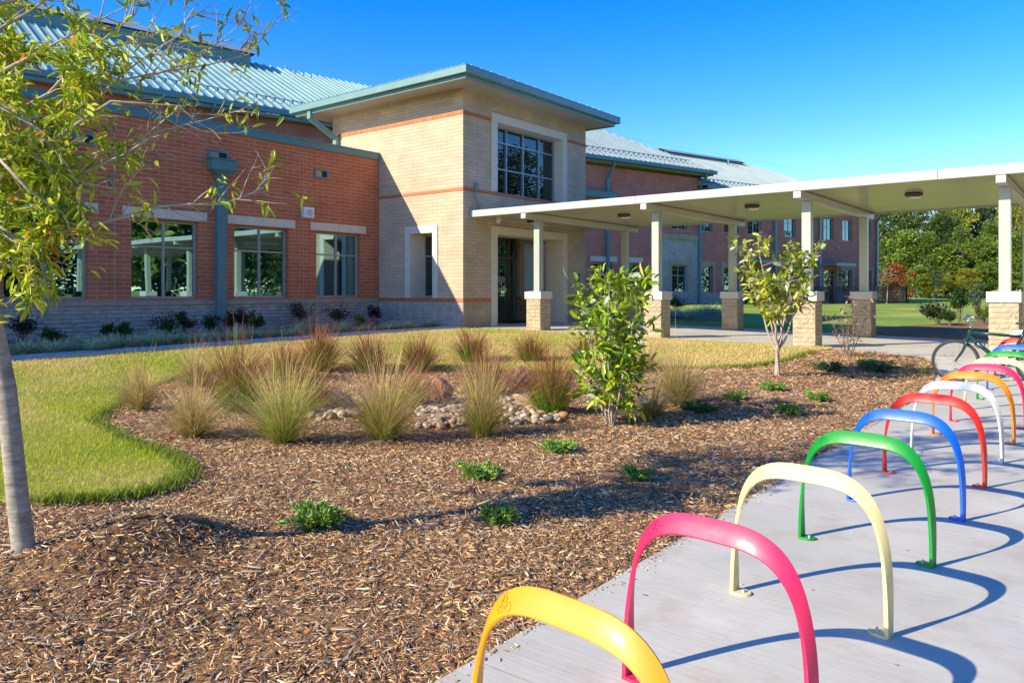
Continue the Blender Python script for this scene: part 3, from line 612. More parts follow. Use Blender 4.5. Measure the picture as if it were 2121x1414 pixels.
# ---------------------------------------------------------------- rotated two-storey blocks
def seams(mb, x0, z0, x1, z1, ya, yb, step, hip=0.0, h=.055, w=.05, hip0=0.0):
    n = int((yb-ya)/step); L = x0-x1
    for i in range(1, n):
        y = ya+i*step; t = min(1, (yb-y)/L if hip else 1, (y-ya)/L if hip0 else 1)
        if t < .03: continue
        mb.bar((x0, y, z0+.02), (x0+(x1-x0)*t, y, z0+.02+(z1-z0)*t), w, h)
left = thing('classroom_block', 'tall red brick classroom block with a blue-green standing seam roof behind the low wing', 'building', (-28.6, 18.1, 0.5), -radians(10.6))
ZE, ZR = 8.9, 13.4
MB().box(-17.4, -.6, -34, 17, 0, 8.55).build('wall', 'red_brick', left, True)
MB().box(-.65, -.585, -34, 17, 7.95, 8.56).build('soldier_course', 'soldier_red', left, True)
MB().box(-.7, -.2, -34, 17.5, 8.56, 8.60).build('soffit', 'soffit', left, True)
MB().box(-.2, -.12, -34, 17.5, 8.5, 8.72).box(-.12, .03, -34, 17.6, 8.66, 8.9).build('gutter', 'teal_metal', left, True, bevel=.01)
mb = MB(); mb.quad((0, -34, ZE), (0, 17.6, ZE), (-9, 17.6, ZR), (-9, -34, ZR)); mb.quad((-9, -34, ZR), (-9, 17.6, ZR), (-18, 17.6, ZE), (-18, -34, ZE)); mb.quad((0, 17.6, ZE), (-18, 17.6, ZE), (-9, 17.6, ZR)); seams(mb, 0, ZE, -9, ZR, -34, 17.6, .42, h=.11, w=.055)
rf = mb.build('roof', 'roof', left, True)
mb = MB(); zz = ZE+.5*(ZR-ZE)/9*2; mb.bar((-1.0, -34, ZE+.5+.2), (-1.0, 17, ZE+.5+.2), .02, .03)
for i in range(120): mb.box(-1.03, -.97, -33.9+i*.42-.035, -33.9+i*.42+.035, ZE+.5+.09, ZE+.5+.20)
mb.build('snow_guard', 'teal_metal', rf, True)
mb = MB(); mb.box(-9.9, -8.1, -7.4, 3.6, ZR-.5, ZR+.16); mb.build('ridge_vent', 'teal_metal', rf, True)
mb = MB(); mb.quad((-7.9, -7.7, ZR+.16), (-7.9, 3.8, ZR+.16), (-9, 3.8, ZR+.75), (-9, -7.7, ZR+.75)); mb.quad((-9, -7.7, ZR+.75), (-9, 3.8, ZR+.75), (-10.1, 3.8, ZR+.16), (-10.1, -7.7, ZR+.16)); mb.quad((-7.9, -7.7, ZR+.16), (-9, -7.7, ZR+.75), (-10.1, -7.7, ZR+.16)); mb.quad((-7.9, 3.8, ZR+.16), (-10.1, 3.8, ZR+.16), (-9, 3.8, ZR+.75))
mb.build('ridge_cap', 'roof_far', rf, True)
mb = MB(); mb.tube([(-9, -34, ZR+.35), (-9, 17.6, ZR+.35)], .012, 4); mb.box(-9.05, -8.95, 5.95, 6.05, ZR, ZR+.45); mb.box(-9.05, -8.95, 13.95, 14.05, ZR, ZR+.45); mb.box(-8.5, -8.4, 6.2, 6.3, ZR-.3, ZR+.25)
mb.build('lightning_cable', 'steel', rf, True)
mb = MB(); mb.bar((-.04, -1.2, 8.7), (-.04, -1.2, 8.5), .1, .12); mb.bar((-.05, -1.2, 8.55), (-.52, -1.2, 8.1), .1, .12); mb.bar((-.52, -1.2, 8.15), (-.52, -1.2, 5.4), .12, .12, up=(0, 1, 0))
mb.build('downspout', 'teal_metal', left, True)

RP, RA = (-22.32, 44.56), radians(16.675)
right = thing('school_block', 'long two-storey red brick school block with hipped pale metal roofs beyond the covered walkway', 'building', (RP[0], RP[1], 0), -RA)
F2 = [(-8.6, -7.6), (-5.31, -3.81), (0.07, 1.5), (2.71, 4.09), (5.27, 6.79), (7.78, 9.27), (11.89, 13.29), (14.2, 15.60), (16.83, 18.18), (19.36, 20.71), (22.4, 23.5)]
F1 = [(-6.54, -5.04), (-4.01, -2.88), (0.07, 1.5), (2.71, 4.09), (5.27, 6.79), (13.9, 15.4), (19.36, 20.71), (22.4, 23.5)]
DR = [(7.78, 9.27), (16.83, 18.5)]
hA = [(a, b, 5.5, 7.25) for a, b in F2 if b < 2.6]+[(a, b, 1.46, 3.2) for a, b in F1 if b < 0]
hB = [(a, b, 5.5, 7.15) for a, b in F2 if b > 2.6]+[(a, b, 1.46, 3.2) for a, b in F1 if b > 2.6]+[(a, b, 0.6, 3.2) for a, b in DR]
mb = MB(); holed_wall(mb, .10, .3, -14, -1.83, 0.3, 8.95, [h for h in hA if h[1] < -1.8]); holed_wall(mb, .10, .3, -1.83, 2.52, 5.15, 8.95, [h for h in hA if h[0] > -1.8])
mb.box(-14, -.21, 2.32, 2.52, .3, 8.95)
mb.build('wall', 'far_brick', right, True)
mb = MB(); holed_wall(mb, .115, .3, -1.83, 2.50, 0.3, 5.15, [(0.07, 1.5, 1.46, 3.2)]); mb.build('grey_brick_bay', 'grey_brick', right, True)
MB().box(-.1, .17, -1.95, 2.56, 4.85, 5.2).build('stone_band', 'smooth_stone', right, True)
mb = MB(); holed_wall(mb, 0, .3, 2.52, 24.38, 0.3, 8.1, hB); mb.box(-14, -.31, 24.08, 24.38, .3, 8.1); mb.build('wall', 'far_brick', right, True)
mb = MB()
for a, b in ((2.53, 7.6), (9.5, 16.6), (18.7, 24.4)): rock_courses(mb, .03, a, b, .5, 1.38, 'x', 1, .2, (.4, .8), .03, 9, 3, 2); mb.box(-.1, .028, a, b, .4, 1.44)
rock_courses(mb, .14, -1.83, 2.5, .5, 1.38, 'x', 1, .2, (.4, .8), .03, 8, 3, 2); mb.box(.05, .138, -1.83, 2.5, .4, 1.44)
mb.build('stone_base', 'rock_grey', right, True)
mb = MB()
for a, b in F1:
    if b < 0: mb.box(.0, .13, a-.25, b+.35, 3.3, 3.6)
mb.box(-.1, .03, 13.5, 15.9, 3.35, 3.6); mb.build('lintel', 'cap', right, True)
for a, b in F1:
    mb = MB()
    if 0 <= a < 10 or a > 18:
        x = .14 if b < 2.5 else .025
        mb.box(x-.2, x, a-.28, a-.01, 1.46, 3.5); mb.box(x-.2, x, b+.01, b+.32, 1.46, 3.5); mb.box(x-.2, x+.002, a-.28, b+.32, 3.22, 3.52); mb.build('stone_surround', 'smooth_stone', right, True)
for a, b in DR:
    for c in ((b+.01, b+.3), (a-.28, a-.01)): MB().box(-.18, .024, c[0], c[1], .6, 3.5).build('stone_jamb', 'smooth_stone', right, True)
for a, b in F2: window(right, (.10 if b < 2.6 else 0)-.14, a+.005, b-.005, 5.505, (7.24 if b < 2.6 else 7.14), (.5,), (.62,), 'frame_blue', 'glass_far', .06, .08, local=True)
for a, b in F1: window(right, (.10 if b < 2.6 else 0)-.14, a+.005, b-.005, 1.465, 3.19, (.5,), (.62,), 'frame_blue', 'glass_far', .06, .08, local=True)
for a, b in DR:
    m_ = a+(b-a)*.55
    mb = MB(); x = -.15
    for y in (a, m_, b-.07): mb.box(x-.08, x, y, y+.07, .6, 3.2)
    for z in (2.75, 3.13): mb.box(x-.079, x-.001, a+.07, b-.07, z, z+.07)
    mb.box(x-.078, x-.002, a+.07, m_, .6, .85); d = mb.build('door', 'frame_tan', right, True); MB().box(x-.05, x-.04, a+.03, b-.03, .62, 3.18).build('pane', 'glass_far', d, True)
    mb = MB(); mb.box(-.02, 1.3, a-.35, b+.55, 3.5, 3.62); mb.box(1.3, 1.34, a-.36, b+.56, 3.45, 3.66)
    aw = mb.build('awning', 'teal_light', right, True); mb = MB()
    for y in (a-.1, b+.3): MB().bar((0, y, 4.9), (1.2, y, 3.62), .04, .04).box(-.01, .06, y-.08, y+.08, 4.8, 5.0).build('tie_rod', 'teal_light', aw, True)
mb = MB()
for a, b in F1:
    if 3 < b < 30: pass
for y in (7.1, 18.95): MB().box(0, .25, y-.12, y+.18, 2.75, 2.85).build('wall_lamp', 'black_metal', right, True)
mb = MB(); mb.box(-.01, .12, 22.0, 22.15, 4.75, 4.9); mb.build('security_camera', 'white_plastic', right, True)
def block_roof(name_m, y0, y1, ov, xw, ze, zr, run, hip0, hip1, xr=None):
    x0 = xw+ov; xr = x0-run
    mb = MB(); a = y0-(ov if hip0 else 0); b = y1+ov; ha = a+(run if hip0 else 0); hb = b-(run if hip1 else 0)
    mb.quad((x0, a, ze), (x0, b, ze), (xr, hb, zr), (xr, ha, zr)); mb.quad((x0, b, ze), (xr-run, b, ze), (xr, hb, zr)); mb.quad((xr, ha, zr), (xr, hb, zr), (xr-run, b, ze), (xr-run, a, ze)); mb.quad((xr-run, a, ze), (x0, a, ze), (xr, ha, zr))
    seams(mb, x0, ze, xr, zr, a, b, .42, hip1, .05, .04, hip0)
    r = mb.build('roof', name_m, right, True)
    g = MB(); g.box(x0-.06, x0+.1, a, b+.1, ze-.24, ze-.02); g.box(x0-.22, x0-.14, a, b-.02, ze-.34, ze-.18); g.box(xr-run, x0-.06, b-.05, b+.1, ze-.24, ze-.02); g.box(xr-run, x0-.22, b-.22, b-.14, ze-.34, ze-.18)
    g.build('gutter', 'teal_metal' , right, True, bevel=.01)
    MB().box(xr-run, x0-.14, a, b-.15, ze-.26, ze-.23).build('soffit', 'soffit', right, True)
    s = MB(); sl = (zr-ze)/run; q = .75; s.bar((x0-q, a+.6, ze+sl*q+.2), (x0-q, b-1.6, ze+sl*q+.2), .03, .04)
    for i in range(int((b-a-2.2)/.42)): y = a+.6+i*.42; s.box(x0-q-.04, x0-q+.04, y, y+.07, ze+sl*q+.08, ze+sl*q+.2)
    s.build('snow_guard', 'teal_metal', r, True); return r
r1 = block_roof('roof_far', -14, 2.52, .85, .0, 9.42, 14.5, 9.0, False, True)
r2 = block_roof('roof_far', 2.6, 24.38, .85, .0, 8.45, 12.3, 8.2, False, True)
mb = MB(); mb.box(-8.2, -6.9, 6.9, 15.8, 12.0, 12.22); mb.build('ridge_vent', 'roof_far', r2, True)
mb = MB(); mb.quad((-6.6, 6.7, 12.2), (-6.6, 16, 12.2), (-7.4, 16, 12.55), (-7.4, 6.7, 12.55)); mb.quad((-7.4, 6.7, 12.55), (-7.4, 16, 12.55), (-8.3, 16, 12.2), (-8.3, 6.7, 12.2)); mb.quad((-6.6, 16, 12.2), (-8.3, 16, 12.2), (-7.4, 16, 12.55)); mb.build('ridge_cap', 'roof_far', r2, True)
mb = MB(); mb.tube([(-7.35, 3, 12.95), (-7.35, 24, 12.6)], .012, 4); mb.box(-6.5, -6.38, 4.9, 5.0, 11.7, 12.2); mb.box(-6.0, -5.88, 12.9, 13.0, 11.5, 12.2); mb.build('lightning_cable', 'steel', r2, True)
def rds(y, x, ztop, zb=.6, m='teal_metal'):
    mb = MB(); mb.bar((.72, y, ztop), (.72, y, ztop-.25), .14, .16); mb.bar((.74, y, ztop-.18), (x+.09, y, ztop-1.0), .14, .16); mb.bar((x+.09, y, ztop-.95), (x+.09, y, zb), .16, .2, up=(0, 1, 0)); mb.build('downspout', m, right, True)
rds(-5.5, .10, 9.2); rds(2.62, .10, 9.2); rds(10.75, 0, 8.25); rds(16.2, 0, 8.25); rds(24.2, 0, 8.25)
MB().box(-.02, .45, -7.5, -4.9, 7.05, 7.4).build('sun_shade', 'teal_metal', right, True)

# ---------------------------------------------------------------- canopy, piers
canopy = thing('walkway_canopy', 'long flat cream metal canopy on square columns leading to the entrance', 'canopy', (-5.2, 19.2, 0.3))
CX0, CX1, CY0, CY1 = TX+.015, 9.0, 16.16, 22.4
mb = MB()
n = 42; wq = (CY1-CY0-.24)/n
for i in range(n):
    y = CY0+.12+i*wq; mb.box(CX0+.1, CX1, y+.004, y+wq-.02, 3.63, 3.70); mb.box(CX0+.1, CX1, y+wq-.02, y+wq+.004, 3.655, 3.70)
mb.build('deck', 'canopy', canopy)
mb = MB(); xs_ = [CX0, -9.0, -2.6, 3.4, CX1]
for a, b in zip(xs_, xs_[1:]): mb.box(a+.002, b-.002, CY0, CY0+.1, 3.60, 3.785); mb.box(a+.002, b-.002, CY1-.1, CY1, 3.60, 3.785)
mb.box(CX0, CX0+.1, CY0+.101, CY1-.101, 3.60, 3.78); mb.box(CX0+.1, CX1, CY0+.1, CY1-.1, 3.705, 3.74)
mb.build('fascia', 'canopy_edge', canopy, bevel=.01)
COLX = [-12.4, -8.8, -5.2, -1.6, 2.0, 5.6]
for x in COLX:
    MB().box(x-.08, x+.08, CY0+.02, CY1-.05, 3.455, 3.615).build('beam', 'canopy_edge', canopy, bevel=.008)
    for y in (16.875, 21.6):
        MB().box(x-.095, x+.095, y-.095, y+.095, 1.513, 3.453).box(x-.2, x+.2, y-.2, y+.2, 1.502, 1.513).build('column', 'column', canopy, bevel=.006)
def pier_proto():
    p = thing('masonry_pier', '', 'pier', (0, 0, 0), 0, 'stone piers under the canopy columns')
    mb = MB(); h = .235; mb.box(-h, h, -h, h, -1.4, -.21)
    for ax, sg in (('x', 1), ('x', -1), ('y', 1), ('y', -1)): rock_courses(mb, sg*h, -h+.001, h-.001, -1.29, -.205, ax, sg, .103, (.16, .36), .028, 20+sg+ord(ax), 5, 3)
    mb.build('stone_shaft', 'rock_tan', p, True)
    MB().box(-.275, .275, -.275, .275, -.2, .0).build('cap', 'cap', p, True, bevel=.006)
    return p
pp = pier_proto(); first = True
plab = {(0, 0): 'front pier closest to the entrance tower', (1, 0): 'second front pier from the tower, between the magnolias', (2, 0): 'front pier behind the small leafy tree', (3, 0): 'front pier at the right edge behind the green bicycle',
        (0, 1): 'back pier mostly hidden by the big leafy magnolia', (1, 1): 'back pier just left of the small leafy tree', (2, 1): 'back pier in the shade behind the bare dry shrub', (3, 1): 'back pier behind the front pier at right edge'}
for i, x in enumerate(COLX[:4]):
    for j, y in enumerate((16.875, 21.6)):
        o = pp if first else copy_tree(pp); first = False
        o.location = (x, y, 1.5); o['label'] = 'tan stone pier with pale cap, '+plab[(i, j)]
# ceiling lamps and the dome camera
def lamp_proto():
    t = thing('ceiling_light', '', 'light', (0, 0, 0), 0, 'oval lights under the canopy')
    MB().lathe((0, 0, 0), [(.17, 0), (.185, -.03), (.165, -.065), (.10, -.09)], 24).build('housing', 'brown_plastic', t, True, smooth=False, bevel=.004)
    mb = MB(); b = len(mb.v); mb.lathe((.0, -.0, 0), [(.155, -.066), (.13, -.098), (.06, -.118)], 20); mb.v = [(x*1.0+.035, y*.55, z) for x, y, z in mb.v]; mb.build('lens', 'lens', t, True, smooth=True)
    return t
lp = lamp_proto(); LL = ['brown oval ceiling light nearest the entrance tower', 'brown oval ceiling light between the first and second front columns', 'brown oval ceiling light between the second and third front columns', 'brown oval ceiling light nearest the right edge']
for i, x in enumerate((-13.6, -10.6, -7.0, -3.4)):
    o = lp if i == 0 else copy_tree(lp); o.location = (x, [18.2, 18.4, 18.4, 18.3][i], 3.628); o.rotation_euler = (0, 0, .5); o['label'] = LL[i]
dc = MB().lathe((-14.05, 17.15, 3.628), [(.07, 0), (.07, -.10), (.06, -.12), (.02, -.15)], 16).build('dome_camera', 'white_plastic'); tag(dc, 'small white dome camera hanging from the canopy end by the tower corner', 'camera')

# ================================================================== BIKE RACKS
COLS = {'orange_yellow': (0.78, 0.30, 0.004), 'pink': (0.74, 0.018, 0.09), 'cream': (0.74, 0.58, 0.27), 'green': (0.0, 0.24, 0.018), 'blue': (0.0, 0.10, 0.60), 'red': (0.70, 0.02, 0.008), 'silver': (0.60, 0.58, 0.55), 'orange': (0.80, 0.22, 0.004), 'white': (0.8, 0.8, 0.8)}
for k, c in COLS.items():
    m, nt_, b = mat('rack_'+k); b.inputs['Base Color'].default_value = (*c, 1); b.inputs['Roughness'].default_value = 0.42
    b.inputs['Coat Weight'].default_value = 0.16; b.inputs['Coat Roughness'].default_value = 0.2
    tc = N(nt_, 'ShaderNodeTexCoord'); no = N(nt_, 'ShaderNodeTexNoise', Scale=9.0, Detail=3.0); nt_.links.new(tc.outputs['Object'], no.inputs['Vector']); bump(nt_, no.outputs[0], b, 0.05, 0.01)
    nt_.links.new(ramp(nt_, no.outputs[0], [(0.35, tuple(x*.94 for x in c)), (0.65, tuple(min(1, x*1.04) for x in c))]), b.inputs['Base Color'])
    n2 = N(nt_, 'ShaderNodeTexNoise', Scale=70.0, Detail=5.0, Roughness=0.7); nt_.links.new(tc.outputs['Object'], n2.inputs['Vector'])
    mx = N(nt_, 'ShaderNodeMixRGB'); nt_.links.new(ramp(nt_, n2.outputs[0], [(0.69, (0, 0, 0)), (0.73, (0.6,)*3)]), mx.inputs[0]); nt_.links.new(b.inputs['Base Color'].links[0].from_socket, mx.inputs[1]); mx.inputs[2].default_value = (*[v*.45+.06 for v in c], 1); nt_.links.new(mx.outputs[0], b.inputs['Base Color'])
    n3 = N(nt_, 'ShaderNodeTexNoise', Scale=5.0, Detail=8.0, Roughness=0.7); nt_.links.new(tc.outputs['Object'], n3.inputs['Vector']); nt_.links.new(ramp(nt_, n3.outputs[0], [(0.35, (0.36,)*3), (0.7, (0.62,)*3)]), b.inputs['Roughness'])
    M['rack_'+k] = m
HA, HH, HE = 0.362, 0.645, 3.5
def hoop_frame(th):
    """point, outward normal and width direction of the twisted arch bar"""
    def P(t): c, s = cos(t), sin(t); return Vector((HA*math.copysign(abs(c)**(2/HE), c), 0, HH*abs(s)**(2/HE)))
    p = P(th); e = 0.004; d = (P(min(pi, th+e))-P(max(0, th-e))).normalized()
    r = Vector((d.z, 0, -d.x))
    if r.dot(Vector((p.x, 0, p.z-HH*.35))) < 0: r = -r
    a = radians(60)*min(1, max(0, sin(th)))**0.9
    return p, r*cos(a)+Vector((0, -sin(a), 0)), Vector((0, cos(a), 0))+r*sin(a), r
def hoop_mesh(col):
    root = thing('bike_rack', '', 'bike rack', (0, 0, 0), 0, 'coloured hoop bike racks in a row')
    mb = MB(); n = 72; ths = [pi*(0.5-0.5*cos(pi*i/n)) if False else pi*i/n for i in range(n+1)]
    prof = [(-1, -.6), (-1, .6), (-.94, .95), (-.5, 1), (0, 1), (.5, 1), (.94, .95), (1, .6), (1, -.6), (.94, -.95), (0, -1), (-.94, -.95)]
    # resample evenly along the arc
    P = [hoop_frame(t)[0] for t in np.linspace(0, pi, 400)]; L = [0]
    for i in range(1, 400): L.append(L[-1]+(P[i]-P[i-1]).length)
    ths = np.interp(np.linspace(0, L[-1], n+1), L, np.linspace(0, pi, 400)); K = len(prof)
    for t in ths:
        p, nn, wd, r = hoop_frame(t); s = max(0, sin(t)); wid = 0.5*(.068*(1-s)+.082*s-.026*sin(pi*s)); thk = .0095-.0025*s
        for a, b in prof: mb.v.append(tuple(p+wd*a*wid+nn*b*thk+nn*(1-a*a)*.0035*s))
    for i in range(n):
        for k in range(K): mb.f.append((i*K+k, i*K+(k+1) % K, (i+1)*K+(k+1) % K, (i+1)*K+k))
    mb.f.append(tuple(range(K))); mb.f.append(tuple(n*K+k for k in reversed(range(K))))
    o = mb.build('arch', 'rack_'+col, root, True, smooth=38)
    for sg in (-1, 1):
        f = MB(); x0 = sg*(HA+.006); x1 = sg*(HA-.045); R_ = .040
        poly = [(x0, -R_), (x1, -R_)]+[(x1-sg*R_*sin(a), -R_*cos(a)) for a in np.linspace(0.2, pi-.2, 9)]+[(x1, R_), (x0, R_)]
        if sg < 0: poly = poly[::-1]
        f.prism(poly, 0, .012); fo = f.build('foot_plate', 'rack_'+col, root, True, bevel=.002)
        bb = MB(); bx = sg*(HA-.048); bb.lathe((bx, 0, .012), [(.0125, 0), (.0125, .003)], 16); bb.lathe((bx, 0, .015), [(.008, 0), (.008, .008), (.006, .010)], 6); bb.lathe((bx, 0, .024), [(.0042, 0), (.004, .006)], 8); bb.build('bolt', 'steel', fo, True)
    e = MB()
    def onface(t, v, up):   # t along arc, v across the bar, up off the surface
        p, nn, wd, r = hoop_frame(t); s = sin(t); wid = 0.5*(.068*(1-s)+.082*s-.026*sin(pi*s))
        return p+wd*v*wid+nn*(.0095-.0025*s+(1-v*v)*.0035*s)*.93+nn*up
    def ring(t0, v0, rt, rv, a0=0, a1=2*pi, rad=.0022):
        pts = [onface(t0+rt*cos(a), v0+rv*sin(a), .0012) for a in np.linspace(a0, a1, 16)]; e.tube(pts, rad, 5)
    tc_ = radians(116)
    ring(tc_+.055, -.32, .042, .34); ring(tc_-.055, -.42, .042, .34)
    e.tube([onface(tc_+.055, -.32, .001), onface(tc_+.03, .1, .002), onface(tc_-.02, .05, .002), onface(tc_-.055, -.42, .001)], .0022, 5)
    e.tube([onface(tc_+.03, .1, .002), onface(tc_+.0, .55, .002), onface(tc_-.03, .35, .002), onface(tc_-.045, .15, .002)], .003, 5)
    ring(tc_-.005, .78, .014, .10, rad=.003)
    e.build('emblem', 'rack_'+col, o, True, smooth=True)
    return root
protos = {}
RACKS = [('orange_yellow', 'golden orange bike rack hoop nearest the camera, cut off by the bottom edge'), ('pink', 'pink bike rack hoop just behind the golden one, nearest of the two pink hoops'), ('cream', 'cream bike rack hoop in front, with the green hoop behind it'), ('green', 'green bike rack hoop behind the front cream hoop'), ('blue', 'blue bike rack hoop behind the nearer green hoop'),
    ('red', 'red bike rack hoop between the blue hoop and the silver hoop'), ('silver', 'silver grey bike rack hoop between the red and orange hoops'), ('orange', 'orange bike rack hoop behind the silver hoop'), ('pink', 'farther pink bike rack hoop, behind the orange hoop'), ('cream', 'farther cream bike rack hoop, beside the bicycle front wheel'), ('green', 'farther green bike rack hoop, just in front of the blue one by the bicycle'),
    ('blue', 'farther blue bike rack hoop under the bicycle frame'), ('red', 'farther red bike rack hoop behind the bicycle top tube'), ('white', 'white bike rack hoop last in the row by the stone pier')]
for i, (c, lab) in enumerate(RACKS):
    k = i-1; y = 2.575+1.065*k
    if c not in protos: protos[c] = r = hoop_mesh(c)
    else: r = copy_tree(protos[c])
    r.location = (-1.128+random.uniform(-.008, .008), y if k >= 0 else 1.67, float(zpad(y))+.006); r.rotation_euler = (0, 0, random.uniform(-.015, .015)-.095); r['label'] = lab

# ================================================================== BICYCLE
def bicycle():
    b = thing('bicycle', 'dark green bicycle with blue and silver handlebar locked among the racks', 'bicycle', (-1.46, 13.97, .065), radians(187))
    # local frame: +x = front, z up, wheel radius .335
    def wheel(cx, rz=0.0):
        w_ = MB(); n = 40; R_ = .318
        def torus(mb, R_, r, nn=48, m=8, sx=1.0):
            k = len(mb.v)
            for i in range(nn):
                a = 2*pi*i/nn
                for j in range(m):
                    t = 2*pi*j/m; rr = R_+r*cos(t); mb.v.append((cx+rr*cos(a), r*sx*sin(t), .335+rr*sin(a)))
            for i in range(nn):
                for j in range(m): mb.f.append((k+i*m+j, k+i*m+(j+1) % m, k+((i+1) % nn)*m+(j+1) % m, k+((i+1) % nn)*m+j))
        t_ = MB(); torus(t_, .314, .025); ty = t_.build('wheel', 'rubber', b, True, smooth=True)
        r_ = MB(); torus(r_, .293, .009, sx=1.3); r_.build('rim', 'steel', ty, True, smooth=True)
        s_ = MB()
        for i in range(28):
            a = 2*pi*i/28; o = .03 if i % 2 else -.03; s_.tube([(cx+.02*cos(a+(.9 if i % 4 < 2 else -.9)), o, .335+.02*sin(a+(.9 if i % 4 < 2 else -.9))), (cx+.29*cos(a), 0, .335+.29*sin(a))], .0013, 3)
        s_.lathe((cx, -.04, .335), [(.018, 0), (.018, .08)], 10, 'y'); s_.build('spokes', 'steel', ty, True)
        return ty
    wheel(.53); wheel(-.60)
    BB = (-.14, 0, .29); ST = (-.35, 0, .74); HT0 = (.36, 0, .72); HT1 = (.325, 0, .86)
    f = MB(); f.tube([HT0, HT1], .024, 10); f.tube([(.345, 0, .80), ST], .024, 10); f.tube([(.355, 0, .735), BB], .031, 10); f.tube([BB, ST, (-.39, 0, .85)], .024, 10)
    for s in (-1, 1): f.tube([(-.10, .03*s, .29), (-.60, .06*s, .335)], .010, 8); f.tube([(-.34, .02*s, .72), (-.60, .06*s, .335)], .009, 8)
    f.build('frame', 'bike_green', b, True, smooth=True)
    f = MB(); f.tube([(.36, -.05, .70), (.36, .05, .70)], .017, 8)
    for s in (-1, 1): f.tube([(.36, .055*s, .70), (.39, .058*s, .60), (.44, .058*s, .48), (.53, .055*s, .335)], [.024, .024, .019, .012], 8)
    f.build('fork', 'bike_green', b, True, smooth=True)
    f = MB(); f.tube([HT1, (.31, 0, .93), (.40, .0, 1.0)], .013, 8); f.lathe((.322, 0, .865), [(.027, 0), (.03, .012), (.02, .03)], 12); f.build('stem', 'steel', b, True, smooth=True)
    hb = MB(); hb.tube([(.22, -.27, 1.02), (.36, -.20, 1.06), (.41, -.07, 1.0), (.41, .07, 1.0), (.36, .20, 1.06), (.22, .27, 1.02)], .012, 8); h_ = hb.build('handlebar', 'steel', b, True, smooth=True)
    for s in (-1, 1):
        MB().tube([(.26, .255*s, 1.03), (.14, .30*s, 1.0)], .017, 8).build('grip', 'rubber', h_, True, smooth=True)
        MB().tube([(.38, .19*s, 1.05), (.40, .24*s, 1.03), (.30, .28*s, 1.0)], .006, 6).build('brake_lever', 'steel', h_, True, smooth=True)
    m, nt_, bs_ = mat('blue_sleeve'); bs_.inputs['Base Color'].default_value = (.05, .18, .5, 1); bs_.inputs['Roughness'].default_value = .3
    MB().tube([(.375, -.19, 1.055), (.405, -.10, 1.015)], .0145, 8).build('blue_sleeve', m, h_, True, smooth=True)
    cb = MB(); cb.tube([(.40, -.22, 1.03), (.50, -.18, .95), (.47, -.06, .82), (.39, -.02, .72), (.40, 0, .66)], .003, 5); cb.tube([(.40, .22, 1.03), (.47, .16, .93), (.42, .05, .82), (.30, .02, .80)], .003, 5); cb.build('brake_cable', 'rubber', b, True)
    br = MB(); br.tube([(.40, -.03, .62), (.41, -.045, .69), (.40, 0, .70), (.41, .045, .69), (.40, .03, .62)], .005, 5); br.build('brake', 'steel', b, True)
    c = MB(); c.lathe((BB[0], -.06, BB[2]), [(.09, 0), (.09, .004)], 24, 'y'); cr = c.build('crankset', 'steel', b, True); q = MB(); q.bar((BB[0], -.07, BB[2]), (BB[0]+.08, -.07, BB[2]-.15), .012, .02); q.bar((BB[0], .07, BB[2]), (BB[0]-.08, .07, BB[2]+.15), .012, .02); q.build('crank', 'steel', cr, True)
    for s, dx, dz in ((-1, .08, -.15), (1, -.08, .15)): MB().box(BB[0]+dx-.04, BB[0]+dx+.04, min(s*.08, s*.15), max(s*.08, s*.15), BB[2]+dz-.01, BB[2]+dz+.01).build('pedal', 'rubber', cr, True, bevel=.003)
    s = MB(); k = 0
    pts = [(x_-.15, y_) for x_, y_ in [(-.40, 0), (-.40, .07), (-.34, .075), (-.22, .03), (-.12, .014), (-.12, -.014), (-.22, -.03), (-.34, -.075), (-.40, -.07)]]
    s.prism(pts[::-1], .93, .965); s.build('saddle', 'rubber', b, True, bevel=.012); MB().tube([(-.385, 0, .84), (-.42, 0, .935)], .011, 8).build('seat_post', 'steel', b, True)
    t = MB(); n = 20; t.tube([(.20+.065*cos(a), .03+.02*sin(2*a), .62+.065*sin(a)) for a in np.linspace(0, 2*pi, 20)], .009, 6); t.build('coiled_lock', 'rubber', b, True, smooth=True)
    return b
bicycle()

# ================================================================== PLANTS
def tree_mesh(root, mb, P0, D, L, r, lvl, rg, tips, spread=0.6, gnarl=0.12, up=0.25, nseg=5, kids_n=(3, 5), ratio=0.62, minr=.0016):
    pts = [Vector(P0)]; d = Vector(D).normalized(); rad = [r]
    for i in range(nseg):
        d = (d+Vector((rg.gauss(0, gnarl), rg.gauss(0, gnarl), rg.gauss(0, gnarl)+up*.12))).normalized()
        pts.append(pts[-1]+d*(L/nseg)); rad.append(max(minr, r*(1-.75*(i+1)/nseg)))
    mb.tube(pts, rad, 5 if r > .01 else 4, cap=False)
    if lvl == 0:
        for i in range(1, nseg+1): tips.append((pts[i], (pts[i]-pts[i-1]).normalized(), i/nseg))
        return
    for k in range(rg.randint(*kids_n)):
        t = rg.uniform(.25, .98); i = min(nseg-1, int(t*nseg)); p = pts[i].lerp(pts[i+1], t*nseg-i); dd = (pts[i+1]-pts[i]).normalized()
        o = dd.orthogonal().normalized(); o.rotate(Matrix.Rotation(rg.uniform(0, 2*pi), 3, dd)); nd = (dd*(1-spread)+o*spread+Vector((0, 0, up*.4))).normalized()
        tree_mesh(root, mb, p, nd, L*ratio*rg.uniform(.7, 1.15)*(1.15-.5*t), max(minr, rad[i]*.62), lvl-1, rg, tips, spread, gnarl, up, nseg, kids_n, ratio, minr)
    tips.append((pts[-1], d, 1.0))
